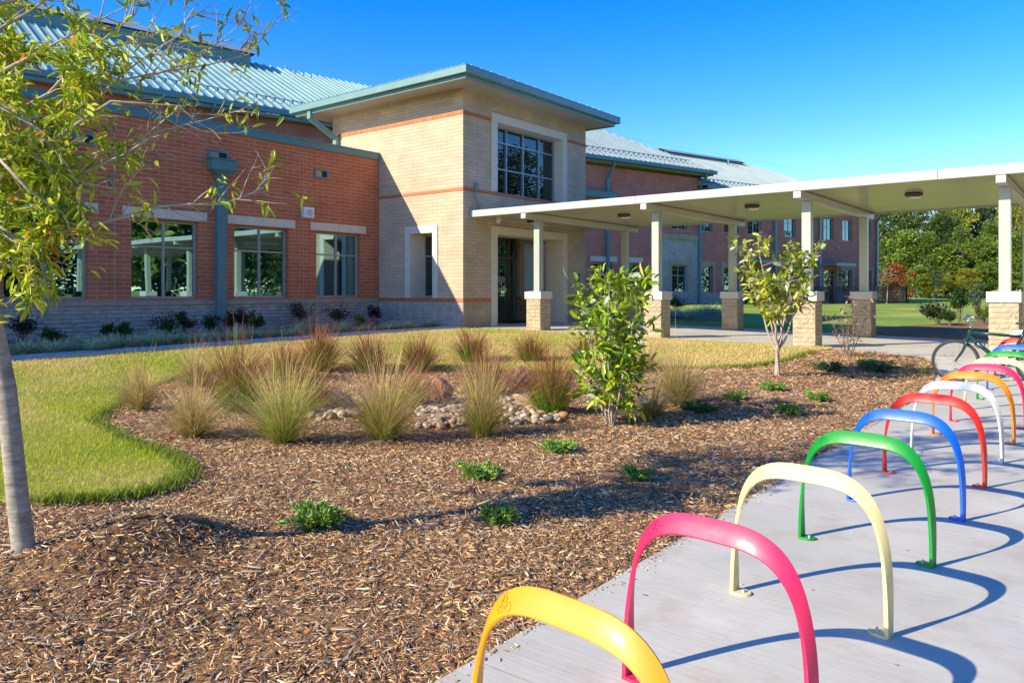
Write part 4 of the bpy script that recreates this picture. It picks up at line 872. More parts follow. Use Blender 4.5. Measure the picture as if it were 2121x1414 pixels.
def leaves(name, tips, per, length, wid, cols, wts, m, parent, seed, droop=0.3, spread=0.8, keep=1.0, jit=.04, under=None):
    rg = np.random.default_rng(seed); P = []; D = []
    for p, d, t in tips:
        if rg.random() > keep: continue
        n = rg.poisson(per)
        for _ in range(n):
            v = np.array(d)*(1-spread)+rg.normal(0, spread*.6, 3); v[2] -= droop*.5; P.append(np.array(p)+rg.normal(0, jit, 3)*.5); D.append(v)
    if not P: return None
    P = np.array(P); D = np.array(D); n = len(P); R_ = frames(D, rg, spin=False)
    S = np.stack([length*rg.uniform(.6, 1.2, n), wid*rg.uniform(.7, 1.2, n), length*np.ones(n)], 1)
    V, F = scatter(LEAF_T, LEAF_F, R_, S, P); c = palette(cols, wts, n, rg, .16); c = np.repeat(c, 8, 0)
    L = np.array(parent.location) if parent is not None else 0
    return npmesh(name, V-L, F, m, c, parent)

# ---- young oak at the left, trunk and limbs read off the photograph
def at(px, py, d):
    lat = (px-1060.5)/1580*d; F_ = (-sin(radians(38.3)), cos(radians(38.3))); R_ = (cos(radians(38.3)), sin(radians(38.3)))
    return Vector((F_[0]*d+R_[0]*lat, F_[1]*d+R_[1]*lat, 1.5+(604-py)*d/1580))
oak = thing('young_oak_tree', 'young grey-trunked willow oak with narrow yellow-green leaves at the left edge', 'tree', (-4.41, 1.52, .14))
rg = random.Random(3); tips = []; mb = MB()
T = [(-4.40, 1.528, .08), (-4.407, 1.522, .2), (-4.435, 1.50, .5), (-4.475, 1.468, 1.0), (-4.53, 1.425, 1.6), (-4.56, 1.40, 2.2), (-4.54, 1.42, 3.0), (-4.46, 1.5, 3.9), (-4.4, 1.5, 4.9), (-4.38, 1.5, 5.8)]
T = [(x_-.16*max(0, z_-1.5)**.6, y_-.12*max(0, z_-1.5)**.6, z_) for x_, y_, z_ in T]
mb.tube(T, [.074, .054, .050, .046, .042, .035, .029, .022, .013, .005], 14)
mb.build('trunk', 'bark', oak, smooth=True)
mb = MB()
LIMBS = [  # polylines read from the photo: (px, py, depth)
    [(0, 372, 3.95), (90, 360, 4.0), (160, 255, 4.05), (235, 170, 4.1), (310, 110, 4.15), (430, 40, 4.2)],
    [(0, 250, 3.9), (100, 195, 4.0), (180, 110, 4.1), (280, 30, 4.2), (300, -20, 4.25)],
    [(235, 170, 4.1), (330, 150, 4.2), (430, 135, 4.3), (515, 113, 4.4), (560, 62, 4.45), (586, 22, 4.5)],
    [(310, 158, 4.15), (400, 128, 4.25), (470, 75, 4.35), (524, 28, 4.4)],
    [(0, 440, 3.9), (100, 400, 3.95), (200, 345, 4.0), (260, 320, 4.05), (330, 272, 4.1), (420, 250, 4.2), (505, 227, 4.25)],
    [(0, 500, 3.8), (70, 490, 3.8), (170, 472, 3.85), (270, 446, 3.9), (330, 428, 3.95), (390, 423, 4.0), (462, 423, 4.05), (515, 403, 4.1), (560, 393, 4.15)],
    [(515, 403, 4.1), (545, 390, 4.13), (555, 372, 4.15)],
    [(0, 60, 4.2), (60, 25, 4.25), (140, -30, 4.3)], [(0, 300, 3.7), (110, 290, 3.7), (230, 210, 3.75), (300, 215, 3.8), (385, 220, 3.85)],
    [(0, 150, 3.7), (80, 110, 3.75), (170, 60, 3.8), (290, 0, 3.9)], [(0, 470, 3.75), (40, 500, 3.76), (85, 545, 3.8), (95, 590, 3.82)], [(0, 330, 3.6), (60, 395, 3.62), (130, 440, 3.7), (155, 500, 3.72)], [(0, 220, 3.55), (70, 260, 3.6), (130, 330, 3.65), (175, 400, 3.7)], [(0, 540, 3.9), (30, 560, 3.9), (55, 590, 3.9)], [(0, 120, 4.4), (120, 125, 4.4), (260, 90, 4.5), (360, 60, 4.5), (440, 10, 4.55)],
    [(0, 400, 4.3), (150, 330, 4.4), (280, 300, 4.45), (350, 240, 4.5), (395, 215, 4.5)]]
base = Vector(T[5])
for li, l in enumerate(LIMBS):
    pts = [at(*p) for p in l]
    if l[0][0] == 0: pts = [Vector((-4.58, 1.38, max(1.75, pts[0].z-.35)))]+pts
    n = len(pts); r0 = .017 if l[0][0] == 0 else .008
    mb.tube(pts, [max(.0018, r0*.8*(1-.85*i/(n-1))) for i in range(n)], 7, cap=False)
    for i in range(1, n):
        seg = pts[i]-pts[i-1]; L = seg.length; m_ = max(2, int(L/.07))
        for k in range(m_):
            t = rg.random(); p = pts[i-1]+seg*t; d = seg.normalized(); o = d.orthogonal().normalized(); o.rotate(Matrix.Rotation(rg.uniform(0, 2*pi), 3, d))
            tree_mesh(None, mb, p, d*.55+o*.6+Vector((0, 0, .05)), rg.uniform(.10, .34), .0042, 1 if rg.random() < .75 else 0, rg, tips, .55, .14, .1, 4, (2, 3), .6, .0011)
# upper crown (out of frame, it casts the shadow over the bed)
tips2 = []
for k in range(22):
    z = rg.uniform(2.2, 5.2); a = rg.uniform(0, 2*pi); L = rg.uniform(.6, 1.25)*(1.25-.15*(z-2.2)); d0 = Vector((cos(a), sin(a), .55))
    if z < 3.1 and d0.dot(Vector((.35, -.9, 0))) > .2: continue
    q = Vector((-4.70, 1.30, z)); tree_mesh(None, mb, q, d0, L, .013, 2, rg, tips2, .55, .10, .3, 5, (4, 6), .55, .0014)
mb.build('branches', 'bark_pale', oak, smooth=True)
cols = [(.54, .60, .03), (.40, .50, .025), (.20, .30, .02), (.70, .62, .06), (.58, .22, .03)]; wts = [4, 4, 2.2, 1.6, .35]
def px_of(p): # which photo column a point projects to; only used to thin the leaves on the outer twigs as on the real tree
    F_ = (-sin(radians(38.3)), cos(radians(38.3))); R_ = (cos(radians(38.3)), sin(radians(38.3)))
    return 1060.5+1580*(p.x*R_[0]+p.y*R_[1])/(p.x*F_[0]+p.y*F_[1])
near_t = [t for t in tips if (Vector((t[0].x+4.5, t[0].y-1.45)).length < .40+rg.random()*.33) or rg.random() < .10]
leaves('leaves', near_t, 3.3, .088, .0185, cols, wts, 'leaf', oak, 11, .55, .8, 1.0)
leaves('leaves', tips2, 1.0, .10, .026, cols, wts, 'leaf', oak, 12, .4, .8, .9)
rb = MB(); q = at(222, 372, 3.9); rb.bar(q, q+Vector((.0, .03, -.05)), .02, .003); rb.bar(q+Vector((-.02, 0, .01)), q+Vector((.05, .03, .02)), .012, .004)
m_, nt_, b_ = mat('green_tape'); b_.inputs['Base Color'].default_value = (0, .22, .14, 1); rb.build('plant_tie', m_, oak)

# ---- magnolia-like shrubs
def leafy_shrub(name, label, loc, h, wdt, n_stem, cols, wts, leafL, leafW, per, seed, m='leaf_glossy', stem0=.0, lvl=1, keep=1.0, lean=(0, 0), r0=.014, fork=0.0, droop=.15, cat='shrub', bk='bark_pale', cluster=.06, gnarl=.09):
    t = thing(name, label, cat, loc); rg = random.Random(seed); mb = MB(); tips = []
    L = Vector(loc)
    for k in range(n_stem):
        a = 2*pi*k/n_stem+rg.uniform(-.4, .4); hh = h*rg.uniform(.62, 1.0); sp = wdt*rg.uniform(.25, .8)
        b0 = L+Vector((cos(a)*.03, sin(a)*.03, -.03)); pts = [b0]; n = 9
        if fork: pts.append(L+Vector((rg.gauss(0, .01), rg.gauss(0, .01), fork)))
        start = pts[-1]
        for i in range(1, n+1):
            u = i/n; pts.append(start+Vector((cos(a)*sp*(u**.8)+lean[0]*u+rg.gauss(0, .012), sin(a)*sp*(u**.8)+lean[1]*u+rg.gauss(0, .012), (hh-fork)*u)))
        m0 = len(pts); mb.tube(pts, [r0*(1-.8*i/m0) for i in range(m0)], 6, cap=False)
        for i in range(1 if not fork else 2, m0):
            u = i/m0
            if u < stem0: continue
            for _ in range(rg.choice((1, 2, 2, 3))):
                aa = rg.uniform(0, 2*pi); dd = Vector((cos(aa), sin(aa), rg.uniform(.1, .9)))
                tree_mesh(None, mb, pts[i], dd, wdt*rg.uniform(.25, .75)*(1.1-.55*u), r0*.33, lvl-1 if lvl else 0, rg, tips, .5, gnarl, .35, 4, (2, 3), .6)
        tips.append((pts[-1], Vector((0, 0, 1)), 1)); tips.append((pts[-1], Vector((cos(a), sin(a), 1)), 1)); tips.append((pts[-2], Vector((0, 0, 1)), 1))
    mb.build('stems', bk, t, smooth=True)
    if per: leaves('leaves', [q for q in tips if q[2] > .45], per, leafL, leafW, cols, wts, m, t, seed+5, droop, .62, keep, cluster)
    return t
x, y, z, d = hit(1265, 878)
MG = [(.36, .48, .02), (.22, .37, .02), (.52, .56, .06), (.11, .20, .02), (.55, .58, .42)]
leafy_shrub('magnolia_shrub', 'tall bright green leafy magnolia shrub in the middle of the mulch bed', (x, y, z), 1.62, .58, 9, MG, [5, 4, 2.4, 1.6, .9], .150, .046, 2.6, 21, lvl=1, r0=.013)
x, y, z, d = hit(1610, 778)
sm = leafy_shrub('small_magnolia_tree', 'small pale-tipped leafy tree with forked grey trunk in front of the covered walkway', (x, y, z), 2.1, .74, 8, [(.38, .44, .03), (.26, .34, .025), (.55, .50, .05), (.66, .66, .50), (.15, .2, .02)], [4, 3, 2.4, 2.4, 1.3], .14, .050, 3.8, 33, lvl=1, fork=.38, stem0=.42, r0=.022, cat='tree')
x, y, z, d = hit(1757, 738)
leafy_shrub('bare_shrub', 'bare twiggy shrub with curled dry brown leaves on the mulch mound', (x, y, z), 1.15, .50, 8, [(.36, .22, .14), (.44, .32, .23), (.32, .13, .05)], [3, 2, 1], .075, .035, 1.1, 45, 'leaf', lvl=1, r0=.010, bk='bark_brown', keep=.42, droop=.9, stem0=.3)

def tuft(name, label, cat, loc, n, h, spread, wid, cols, wts, tipcols, tipw, seed, group=None, droop=.5, tip_start=.55, seg=5, erect=.35, m='blade', base_r=.06, plume=0):
    rg = np.random.default_rng(seed); az = rg.uniform(0, 2*pi, n); lean = spread*1.45*rg.beta(1.5, 1.15, n)
    L = h*(rg.uniform(.45, 1.05, n)+.30*(rg.random(n) < .08))*(1-.42*np.minimum(1, lean/spread/1.4)**1.8); br = base_r*np.sqrt(rg.random(n)); ba = az+rg.normal(0, .6, n)
    B = np.stack([br*np.cos(ba), br*np.sin(ba), np.full(n, -.02)], 1); O = np.stack([np.cos(az), np.sin(az), np.zeros(n)], 1); S = np.stack([-np.sin(az+rg.normal(0, .8, n)), np.cos(az), np.zeros(n)], 1)
    wob = rg.normal(0, 1, (n, 3)); V = np.zeros((n, seg+1, 2, 3)); Cc = np.zeros((n, seg+1, 2, 3)); c0 = palette(cols, wts, n, rg, .2); c1 = palette(tipcols, tipw, n, rg, .2)
    for i in range(seg+1):
        t = i/seg; out_ = (lean*(erect*t+(1-erect)*t**2))[:, None]*O; up_ = (L*(t-droop*.28*t**3*(lean/spread)))[:, None]*np.array([0, 0, 1])
        w_ = wid*(1-t)**.6*rg.uniform(.7, 1.2, n)*.5 if t < 1 else np.zeros(n)
        p = B+out_+up_+rg.normal(0, .011, (n, 3))*t+wob[:, :]*t*t*h*.15; V[:, i, 0] = p-S*w_[:, None]; V[:, i, 1] = p+S*w_[:, None]
        k = np.clip((t-tip_start)/.25, 0, 1); Cc[:, i, :] = (c0*(1-k)+c1*k)[:, None]
    b = (np.arange(n)*(seg+1)*2)[:, None]+(np.arange(seg)*2)[None]; b = b.ravel(); F = np.stack([b, b+1, b+3, b+2], 1)
    o = npmesh(name, V.reshape(-1, 3), F, m, Cc.reshape(-1, 3)); o.location = loc; tag(o, label, cat, group); return o
TAN = dict(cols=[(.42, .35, .11), (.56, .42, .16), (.28, .28, .06)], wts=[3, 3, 2], tipcols=[(.72, .50, .20), (.82, .58, .26), (.50, .28, .10)], tipw=[3, 2, 1])
STR = dict(cols=[(.34, .42, .05), (.58, .50, .12), (.20, .30, .04)], wts=[3, 3, 2], tipcols=[(.80, .64, .24), (.66, .56, .16), (.62, .30, .10)], tipw=[3, 2, 1])
PNK = dict(cols=[(.42, .42, .07), (.60, .50, .14), (.24, .28, .05)], wts=[3, 3, 2], tipcols=[(.66, .20, .20), (.80, .62, .22), (.64, .32, .24)], tipw=[2, 4, 1.5])
RED = dict(cols=[(.16, .34, .02), (.30, .44, .03), (.09, .18, .02)], wts=[3, 3, 1.5], tipcols=[(.40, .075, .05), (.46, .17, .09), (.24, .07, .04), (.44, .34, .09)], tipw=[4, 3, 1.5, 1])
TUFTS = [  # base px, base py, height px, half width px, kind, label
    (290, 850, 105, 62, TAN, 'tan ornamental grass clump leftmost in the bed, against the green lawn'), (400, 905, 120, 80, TAN, 'low straw-coloured grass clump left of the large pale green one'),
    (585, 918, 160, 105, STR, 'large pale straw and green fountain grass clump at the front left of the bed'), (795, 912, 165, 110, PNK, 'large fountain grass clump with pink plumes in the middle of the bed'), (1000, 905, 150, 75, PNK, 'narrow fountain grass clump with a pink plume in front of the rocks'),
    (1405, 838, 115, 80, TAN, 'golden dry grass clump right of the tall magnolia shrub'), (1335, 770, 60, 45, TAN, 'small golden dry grass clump beside the lawn behind the magnolia'), (1350, 862, 70, 55, TAN, 'low dry grass clump at the foot of the magnolia shrub'), (405, 800, 75, 70, TAN, 'hazy tan grass clump behind the leftmost ones at the lawn edge'),
    (492, 852, 140, 88, RED, 'large green grass clump with red tips left of the fountain grass'), (590, 785, 75, 45, RED, 'thin green grass clump behind the large red-tipped one'), (640, 855, 100, 60, RED, 'red-brown grass clump tucked behind the front left fountain grass'), (663, 768, 90, 55, RED, 'red-tipped grass clump at the back left beside the lawn'), (765, 772, 82, 48, RED, 'red-tipped grass clump behind the pink-plumed one'), (870, 768, 72, 42, RED, 'dark green grass clump at the back centre beside the lawn'),
    (975, 752, 68, 45, RED, 'green and red grass clump at the back in front of the tower corner'), (1005, 825, 95, 58, RED, 'red-tipped grass clump right behind the narrow fountain grass'), (1140, 858, 125, 68, RED, 'tall green and red grass clump just left of the magnolia shrub'), (1098, 750, 58, 38, RED, 'small red-tipped grass clump at the back in front of the portal'), (1212, 745, 48, 32, RED, 'small reddish grass clump at the back behind the magnolia shrub'), (850, 845, 85, 52, RED, 'dark red-brown grass clump between the pink plumes and the rocks')]
for i, (px, py, hp, hw, K, lab) in enumerate(TUFTS):
    x, y, z, d = hit(px, py); s = d/1580
    red = K is RED; n = int(np.clip((950 if not red else 1050)*(hp/120)**.8, 400, 1500))
    tuft('fountain_plant', lab, 'grass clump', (x, y, z), n, hp*s*1.22, hw*s*(1.25 if not red else 1.1), (.0058 if not red else .0075)*max(1, d/8), seed=100+i, group='ornamental grass clumps in the mulch bed', droop=(.75 if K is TAN else .35), erect=(.55 if red else .4), base_r=.055 if not red else .10, tip_start=(.42 if red else .5), **K)
x, y, z, d = hit(489, 775)
g = tuft('goldenrod', 'single bright green upright feathery stalk rising above the left grass clumps', 'plant', (x, y, z), 240, .12, .10, .008, [(.24, .42, .02)], [1], [(.36, .50, .04)], [1], 301, erect=.8, seg=3, base_r=.01)
me = g.data; co = np.zeros(len(me.vertices)*3, dtype=np.float32); me.vertices.foreach_get('co', co); co = co.reshape(240, -1, 3); hz_ = np.random.default_rng(5).uniform(.05, .78, 240)
for i in range(240): co[i, :, :2] *= (1.0-.6*hz_[i]/.8)*.75; co[i, :, 2] += hz_[i]
me.vertices.foreach_set('co', co.ravel())
for i, (px, py, hp) in enumerate([(1895, 778, 60), (1925, 775, 50), (1668, 808-60, 14), (1960, 742, 22)]):
    x, y, z, d = hit(px, py); tuft('weed', ['thin dark green weed stalks at the mulch edge left of the bicycle wheel', 'wispy weed beside the bicycle front wheel', 'tiny green weed at the lawn corner near the small tree', 'short green weed between the concrete and the bicycle'][i], 'weed', (x, y, z), 34, hp*d/1580, .18, .006, [(.16, .26, .04)], [1], [(.30, .30, .10)], [1], 320+i, erect=.6, base_r=.12)

# grassy border plants and shrubs along the brick wing
LIR = [(145, 1000), (240, 985), (320, 1000), (385, 985), (455, 968), (520, 965), (580, 985), (665, 970), (735, 955), (840, 960), (900, 950), (965, 932), (1035, 945), (1110, 935), (1200, 935), (1270, 935), (1340, 920), (1455, 920), (1535, 905), (1625, 905), (1710, 895), (1790, 898), (1850, 888), (1900, 872), (2020, 875)]
LIR = [(x/3.027, 400+y/3.027) for x, y in LIR]+[(700+x/3.027, 400+y/3.027) for x, y in [(35, 872), (175, 862), (300, 858), (370, 850), (450, 850), (575, 838), (685, 838)]]
lir_p = None
for i, (px, py) in enumerate(LIR):
    x, y, z, d = hit(px, py)
    if lir_p is None or i == 11:
        o = tuft('border_plant', 'pale green grassy border plant in the row between the path and the brick wing', 'border plant', (x, y, z), 420, .32, .34, .014, [(.56, .54, .28), (.34, .44, .18)], [2, 1], [(.72, .80, .52), (.55, .62, .32)], [2, 1], 400+i, group='pale border grasses along the path', droop=1.7, erect=.7, seg=5, base_r=.10); lir_p = o
    else:
        o = lir_p.copy(); C.objects.link(o); ALL.append(o); o.location = (x, y, z); s = random.uniform(.85, 1.1); o.scale = (s, s, s*random.uniform(.9, 1.1)); o.rotation_euler = (0, 0, random.uniform(0, 6))
def bush(label, loc, h, w_, cols, wts, seed, n=900, ls=.06, name='border_shrub', m='leaf', group=None, open_=.5, up=1.0):
    t = thing(name, label, 'shrub', loc, 0, group); rg = np.random.default_rng(seed); r2 = random.Random(seed); mb = MB(); cl = []
    for k in range(9):
        a = r2.uniform(0, 2*pi); s = w_*r2.uniform(.15, .9)*.5; e = Vector((cos(a)*s, sin(a)*s, h*r2.uniform(.5, .95))); mb.tube([(0, 0, -.02), tuple(e*.5+Vector((0, 0, .06*h))), tuple(e)], [.012, .008, .003], 5, cap=False); cl += [e*.55+Vector((0, 0, .1*h)), e*.8, e]
    mb.build('stems', 'bark_brown', t, True)
    c = np.array([tuple(v) for v in cl]); i = rg.integers(0, len(c), n); D = rg.normal(size=(n, 3)); D /= np.linalg.norm(D, axis=1, keepdims=True)
    P = c[i]+D*(w_*.17*rg.random(n)**.6)[:, None]*np.array([1, 1, .8]); P[:, 2] = np.maximum(P[:, 2], .02); D[:, 2] = np.abs(D[:, 2])*up+.15
    S = np.stack([ls*rg.uniform(.6, 1.2, n), ls*.5*rg.uniform(.7, 1.2, n), np.full(n, ls)], 1)
    V, F = scatter(LEAF_T, LEAF_F, frames(D, rg, False), S, P); npmesh('foliage', V, F, m, np.repeat(palette(cols, wts, n, rg, .22), 8, 0), t); return t
PUR = ([(.055, .025, .03), (.09, .05, .04), (.04, .045, .025)], [2, 1, 1]); GRN = ([(.045, .11, .02), (.08, .16, .02), (.03, .07, .015)], [3, 2, 2]); YEL = ([(.22, .26, .04), (.12, .18, .03), (.35, .30, .05)], [2, 2, 1]); DRK = ([(.05, .07, .03), (.08, .10, .04), (.03, .045, .02)], [2, 1, 1])
SH = [(45, 712, 46, 52, PUR, 'dark purple spreading shrub at the left end against the stone base'), (112, 716, 26, 44, GRN, 'small bright green shrub second from the left end of the wing'), (222, 705, 26, 22, GRN, 'small dark green shrub left of the wide low pair under the third window'), (256, 705, 26, 28, GRN, 'rounded green shrub under the second pier of the brick wing'), (352, 697, 34, 62, GRN, 'wide green shrub with yellow leaves under the large window'), (385, 695, 34, 34, DRK, 'olive shrub touching the wide yellow-flecked one'), (437, 692, 28, 36, GRN, 'green shrub just left of the downspout foot'), (477, 692, 32, 30, PUR, 'purple shrub just right of the downspout foot'), (507, 690, 38, 34, PUR, 'taller purple shrub right of the downspout'), (534, 692, 30, 30, GRN, 'bright green shrub right of the purple ones'), (611, 678, 42, 52, DRK, 'dark spreading shrub under the third window from the tower'),
      (700, 680, 38, 50, DRK, 'dark shrub under the window nearest the tower'), (745, 682, 24, 24, YEL, 'yellow-green shrub below the brick corner next to the tower'), (778, 674, 30, 30, PUR, 'purple shrub in the corner where wing meets tower'), (810, 670, 18, 30, GRN, 'low green shrub against the tower stone base')]
for i, (px, py, hp, wp, K, lab) in enumerate(SH):
    x, y, z, d = hit(px, py); x = max(x, -17.35); bush(lab, (x, y, h1(x, y)), hp*d/1580*1.35, wp*d/1580*1.35, K[0], K[1], 500+i, 620, .06, group='shrubs along the base of the brick wing')
# right bed shrubs beyond the walkway
FS = [(1945, 674, 46, 70, DRK, 'low dark spreading shrub in the mulch bed beyond the walkway'), (1988, 668, 74, 52, GRN, 'upright broad-leaved shrub beyond the walkway behind the handlebar'), (2024, 664, 74, 44, ([(.06, .13, .07), (.09, .17, .09)], [1, 1]), 'blue-green conifer shrub left of the pier at the right edge'), (2036, 672, 40, 40, YEL, 'yellow-green low shrub beside the base of the right-hand pier'), (1968, 676, 30, 40, GRN, 'small green shrub between the dark spreading one and the upright one')]
for i, (px, py, hp, wp, K, lab) in enumerate(FS):
    x, y, z, d = hit(px, py); bush(lab, (x, y, z), hp*d/1580*1.05, wp*d/1580, K[0], K[1], 540+i, 1000, .10 if i < 2 else .07, 'garden_shrub')
x, y, z, d = hit(1400, 648); bush('small dark green shrub in the shaded bed seen between two piers', (x, y, z), .7, .9, GRN[0], GRN[1], 560, 500, .09, 'garden_shrub')
for i, (px, py) in enumerate([(1390, 656), (1405, 658), (1420, 660), (1437, 655), (1452, 652), (1468, 648), (1482, 646)]):
    x, y, z, d = hit(px, py); o = lir_p.copy(); C.objects.link(o); o.location = (x, y, z); o.scale = (1.7, 1.7, 1.5); o['label'] = 'grey-green border grass in the shaded bed between the piers'; o['group'] = 'border grasses in the shaded far bed'
# creeping junipers on the mulch
def juniper(label, loc, w_, seed, cols, wts, h=.10):
    rg = np.random.default_rng(seed); P = []; D = []; n_s = 26
    for k in range(n_s):
        a = rg.uniform(0, 2*pi); L = w_*.5*rg.uniform(.35, 1.1); p = np.array([0, 0, .03]); el = rg.uniform(.1, .9)
        m_ = 26
        for i in range(m_):
            t = i/m_; q = np.array([cos(a)*L*t, sin(a)*L*t*.85, h*np.sin(min(1, t*1.1)*pi*.62)*el*1.6+.01])+rg.normal(0, .007, 3)
            for _ in range(4): P.append(q+rg.normal(0, .008, 3)); v = np.array([cos(a), sin(a), .5])*.6+rg.normal(0, .6, 3); v[2] = abs(v[2]); D.append(v)
    P = np.array(P); D = np.array(D); n = len(P); S = np.stack([rg.uniform(.018, .038, n)*max(.8, w_/.35), rg.uniform(.006, .012, n), np.full(n, .02)], 1)
    V, F = scatter(LEAF_T, LEAF_F, frames(D, rg), S, P); P[:, 2] = np.maximum(P[:, 2], 0)
    o = npmesh('creeping_juniper', V, F, 'needle', np.repeat(palette(cols, wts, n, rg, .25), 8, 0)); o.location = loc; tag(o, label, 'ground cover', 'creeping junipers on the mulch'); return o
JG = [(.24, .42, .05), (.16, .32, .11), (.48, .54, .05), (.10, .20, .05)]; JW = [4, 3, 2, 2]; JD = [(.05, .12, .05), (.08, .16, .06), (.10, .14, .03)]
JU = [(650, 1092, 170, JG, 'wide creeping juniper with a long trailing arm at the front left of the bed'), (1030, 1086, 98, JG, 'creeping juniper in the open foreground mulch below the fountain grass'), (990, 990, 100, JG, 'creeping juniper with a trailing tip above the shadow line, centre of the bed'), (1322, 996, 68, JG, 'small round creeping juniper left of the cream hoop'), (1162, 936, 95, JG, 'low creeping juniper below the magnolia shrub'), (1597, 808, 56, JG, 'yellow-green juniper farthest of the group below the small tree'), (1524, 828, 54, JG, 'small juniper nearest the golden dry grass on its right'),
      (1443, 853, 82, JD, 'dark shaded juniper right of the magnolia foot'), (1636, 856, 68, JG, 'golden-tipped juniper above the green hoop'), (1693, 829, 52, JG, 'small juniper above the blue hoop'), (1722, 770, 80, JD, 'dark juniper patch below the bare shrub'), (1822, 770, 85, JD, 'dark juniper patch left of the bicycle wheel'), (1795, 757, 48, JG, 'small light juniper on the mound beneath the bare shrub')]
for i, (px, py, wp, K, lab) in enumerate(JU):
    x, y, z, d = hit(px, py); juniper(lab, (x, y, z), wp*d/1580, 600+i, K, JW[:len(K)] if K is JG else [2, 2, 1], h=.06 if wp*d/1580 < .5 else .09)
for k in range(1):   # trailing arm of the first juniper
    pass

# ---- dry creek: boulders and river stones
def boulder(label, px, py, sx, sy, sz, m, seed, rz=0, tilt=0.0, sink=.2):
    x, y, z, d = hit(px, py); rg = np.random.default_rng(seed); import bmesh
    bm = bmesh.new(); bmesh.ops.create_icosphere(bm, subdivisions=4, radius=1.0); pl = rg.normal(size=(13, 3)); pl /= np.linalg.norm(pl, axis=1, keepdims=True); dd = rg.uniform(.62, .88, 13)
    for v in bm.verts:
        p = np.array(v.co); k = pl @ p; f_ = min([1]+[dd[i]/k[i] for i in range(13) if k[i] > dd[i]]); p = p*f_; p += .02*np.sin(p[[1, 2, 0]]*9+seed)+rg.normal(0, .006, 3); v.co = p
    me = bpy.data.meshes.new('boulder'); bm.to_mesh(me); bm.free(); me.materials.append(M[m]); o = obj('boulder', me); o.location = (x, y, z+sz*(1-sink)*.8); o.scale = (sx*.88, sy*.88, sz*.9); o.rotation_euler = (tilt, 0, rz); tag(o, label, 'boulder', 'boulders in the dry creek'); return o
boulder('upright reddish sandstone boulder between the two front fountain grasses', 915, 838, .20, .16, .25, 'boulder', 1, .5, .12)
boulder('large red boulder at the back of the dry creek left of the magnolia', 1082, 812, .34, .26, .28, 'boulder', 2, .9)
boulder('low flat tan boulder beside the tall red-tipped grass', 1112, 850, .34, .22, .15, 'boulder_tan', 5, .6)
boulder('dark tan boulder partly hidden behind the pink-plumed grass', 690, 845, .30, .2, .14, 'boulder_tan', 7, .2)
boulder('small flat brown boulder at the front of the dry creek', 905, 872, .22, .10, .06, 'boulder_tan', 9, .7)
def ico(sub):
    import bmesh
    bm = bmesh.new(); bmesh.ops.create_icosphere(bm, subdivisions=sub, radius=1.0); V = np.array([v.co[:] for v in bm.verts]); F = np.array([[v.index for v in f.verts] for f in bm.faces]); bm.free(); return V, F
IV, IF = ico(2); rg = np.random.default_rng(77)
PC = [(.42, .29, .16), (.54, .42, .26), (.30, .18, .09), (.42, .22, .08), (.18, .15, .12), (.58, .47, .32)]; PW = [3, 3, 2, 1.2, 1.5, 2]
# big stones one can tell apart are things, the small ones are a gravel fill
CR = [(640, 690, 845, 872, 26), (700, 750, 840, 870, 24), (865, 960, 825, 888, 170), (940, 1060, 825, 880, 150), (1040, 1170, 805, 880, 170)]
P = []; 
for a, b, c, d_, n in CR:
    for _ in range(n*2):
        X = hit(rg.uniform(a, b), rg.uniform(c, d_)); P.append(X[:3])
P = np.array(P); n = len(P); sz = rg.uniform(.020, .045, n); sz[:n//6] *= 1.25
V, F = scatter(IV, IF, rotmats(n, rg, .3), np.stack([sz*rg.uniform(1, 1.5, n), sz, sz*.65], 1), P+np.stack([0*sz, 0*sz, sz*.3+rg.uniform(0, .05, n)], 1))
o = npmesh('river_stones', V, F, 'pebble', np.repeat(palette(PC, PW, n, rg, .12), len(IV), 0), smooth=True); tag(o, 'small rounded cream and brown river stones filling the dry creek bed', 'river stones', kind='stuff')
BS = [(880, 800, 'tan oval river stone left of the upright red boulder', .11), (868, 822, 'dark grey river stone low at the left of the upright boulder', .10), (960, 815, 'brown-grey river stone right of the upright boulder', .13), (925, 832, 'round tan river stone in front of the upright boulder', .08), (968, 840, 'long cream river stone left of the narrow fountain grass', .12), (985, 856, 'pale cream river stone touching the narrow fountain grass', .11), (945, 862, 'white river stone in the centre of the dry creek', .10), (1075, 830, 'white river stone below the large red boulder', .10), (1100, 822, 'cream river stone between the two right boulders', .09), (1165, 868, 'pale tan river stone at the right end of the dry creek', .10), (1140, 876, 'cream flat river stone in front of the low tan boulder', .10), (700, 862, 'pale river stone near the left fountain grass', .11), (885, 878, 'brown river stone at the very front of the creek', .09)]
for i, (px, py, lab, s) in enumerate(BS):
    x, y, z, d = hit(px, py); c = palette([PC[i % 6]], [1], 1, rg, .1); o = npmesh('river_stone', IV*(1+.04*np.sin(IV[:, [1, 2, 0]]*3+i)), IF, 'pebble', np.repeat(c, len(IV), 0), smooth=True)
    o.location = (x, y, z+s*.45); o.scale = (s*rg.uniform(.75, 1), s*.62, s*.45); o.rotation_euler = (0, rg.uniform(-.3, .3), rg.uniform(0, 3)); tag(o, lab, 'river stone', 'larger stones in the dry creek')

def vnoise(x, y, s, sd):
    r = np.random.default_rng(sd); a = np.zeros_like(x)
    for i in range(5): k = r.normal(0, 1, 2)*s; a += np.sin(x*k[0]+y*k[1]+r.uniform(0, 6))
    return a/2.2
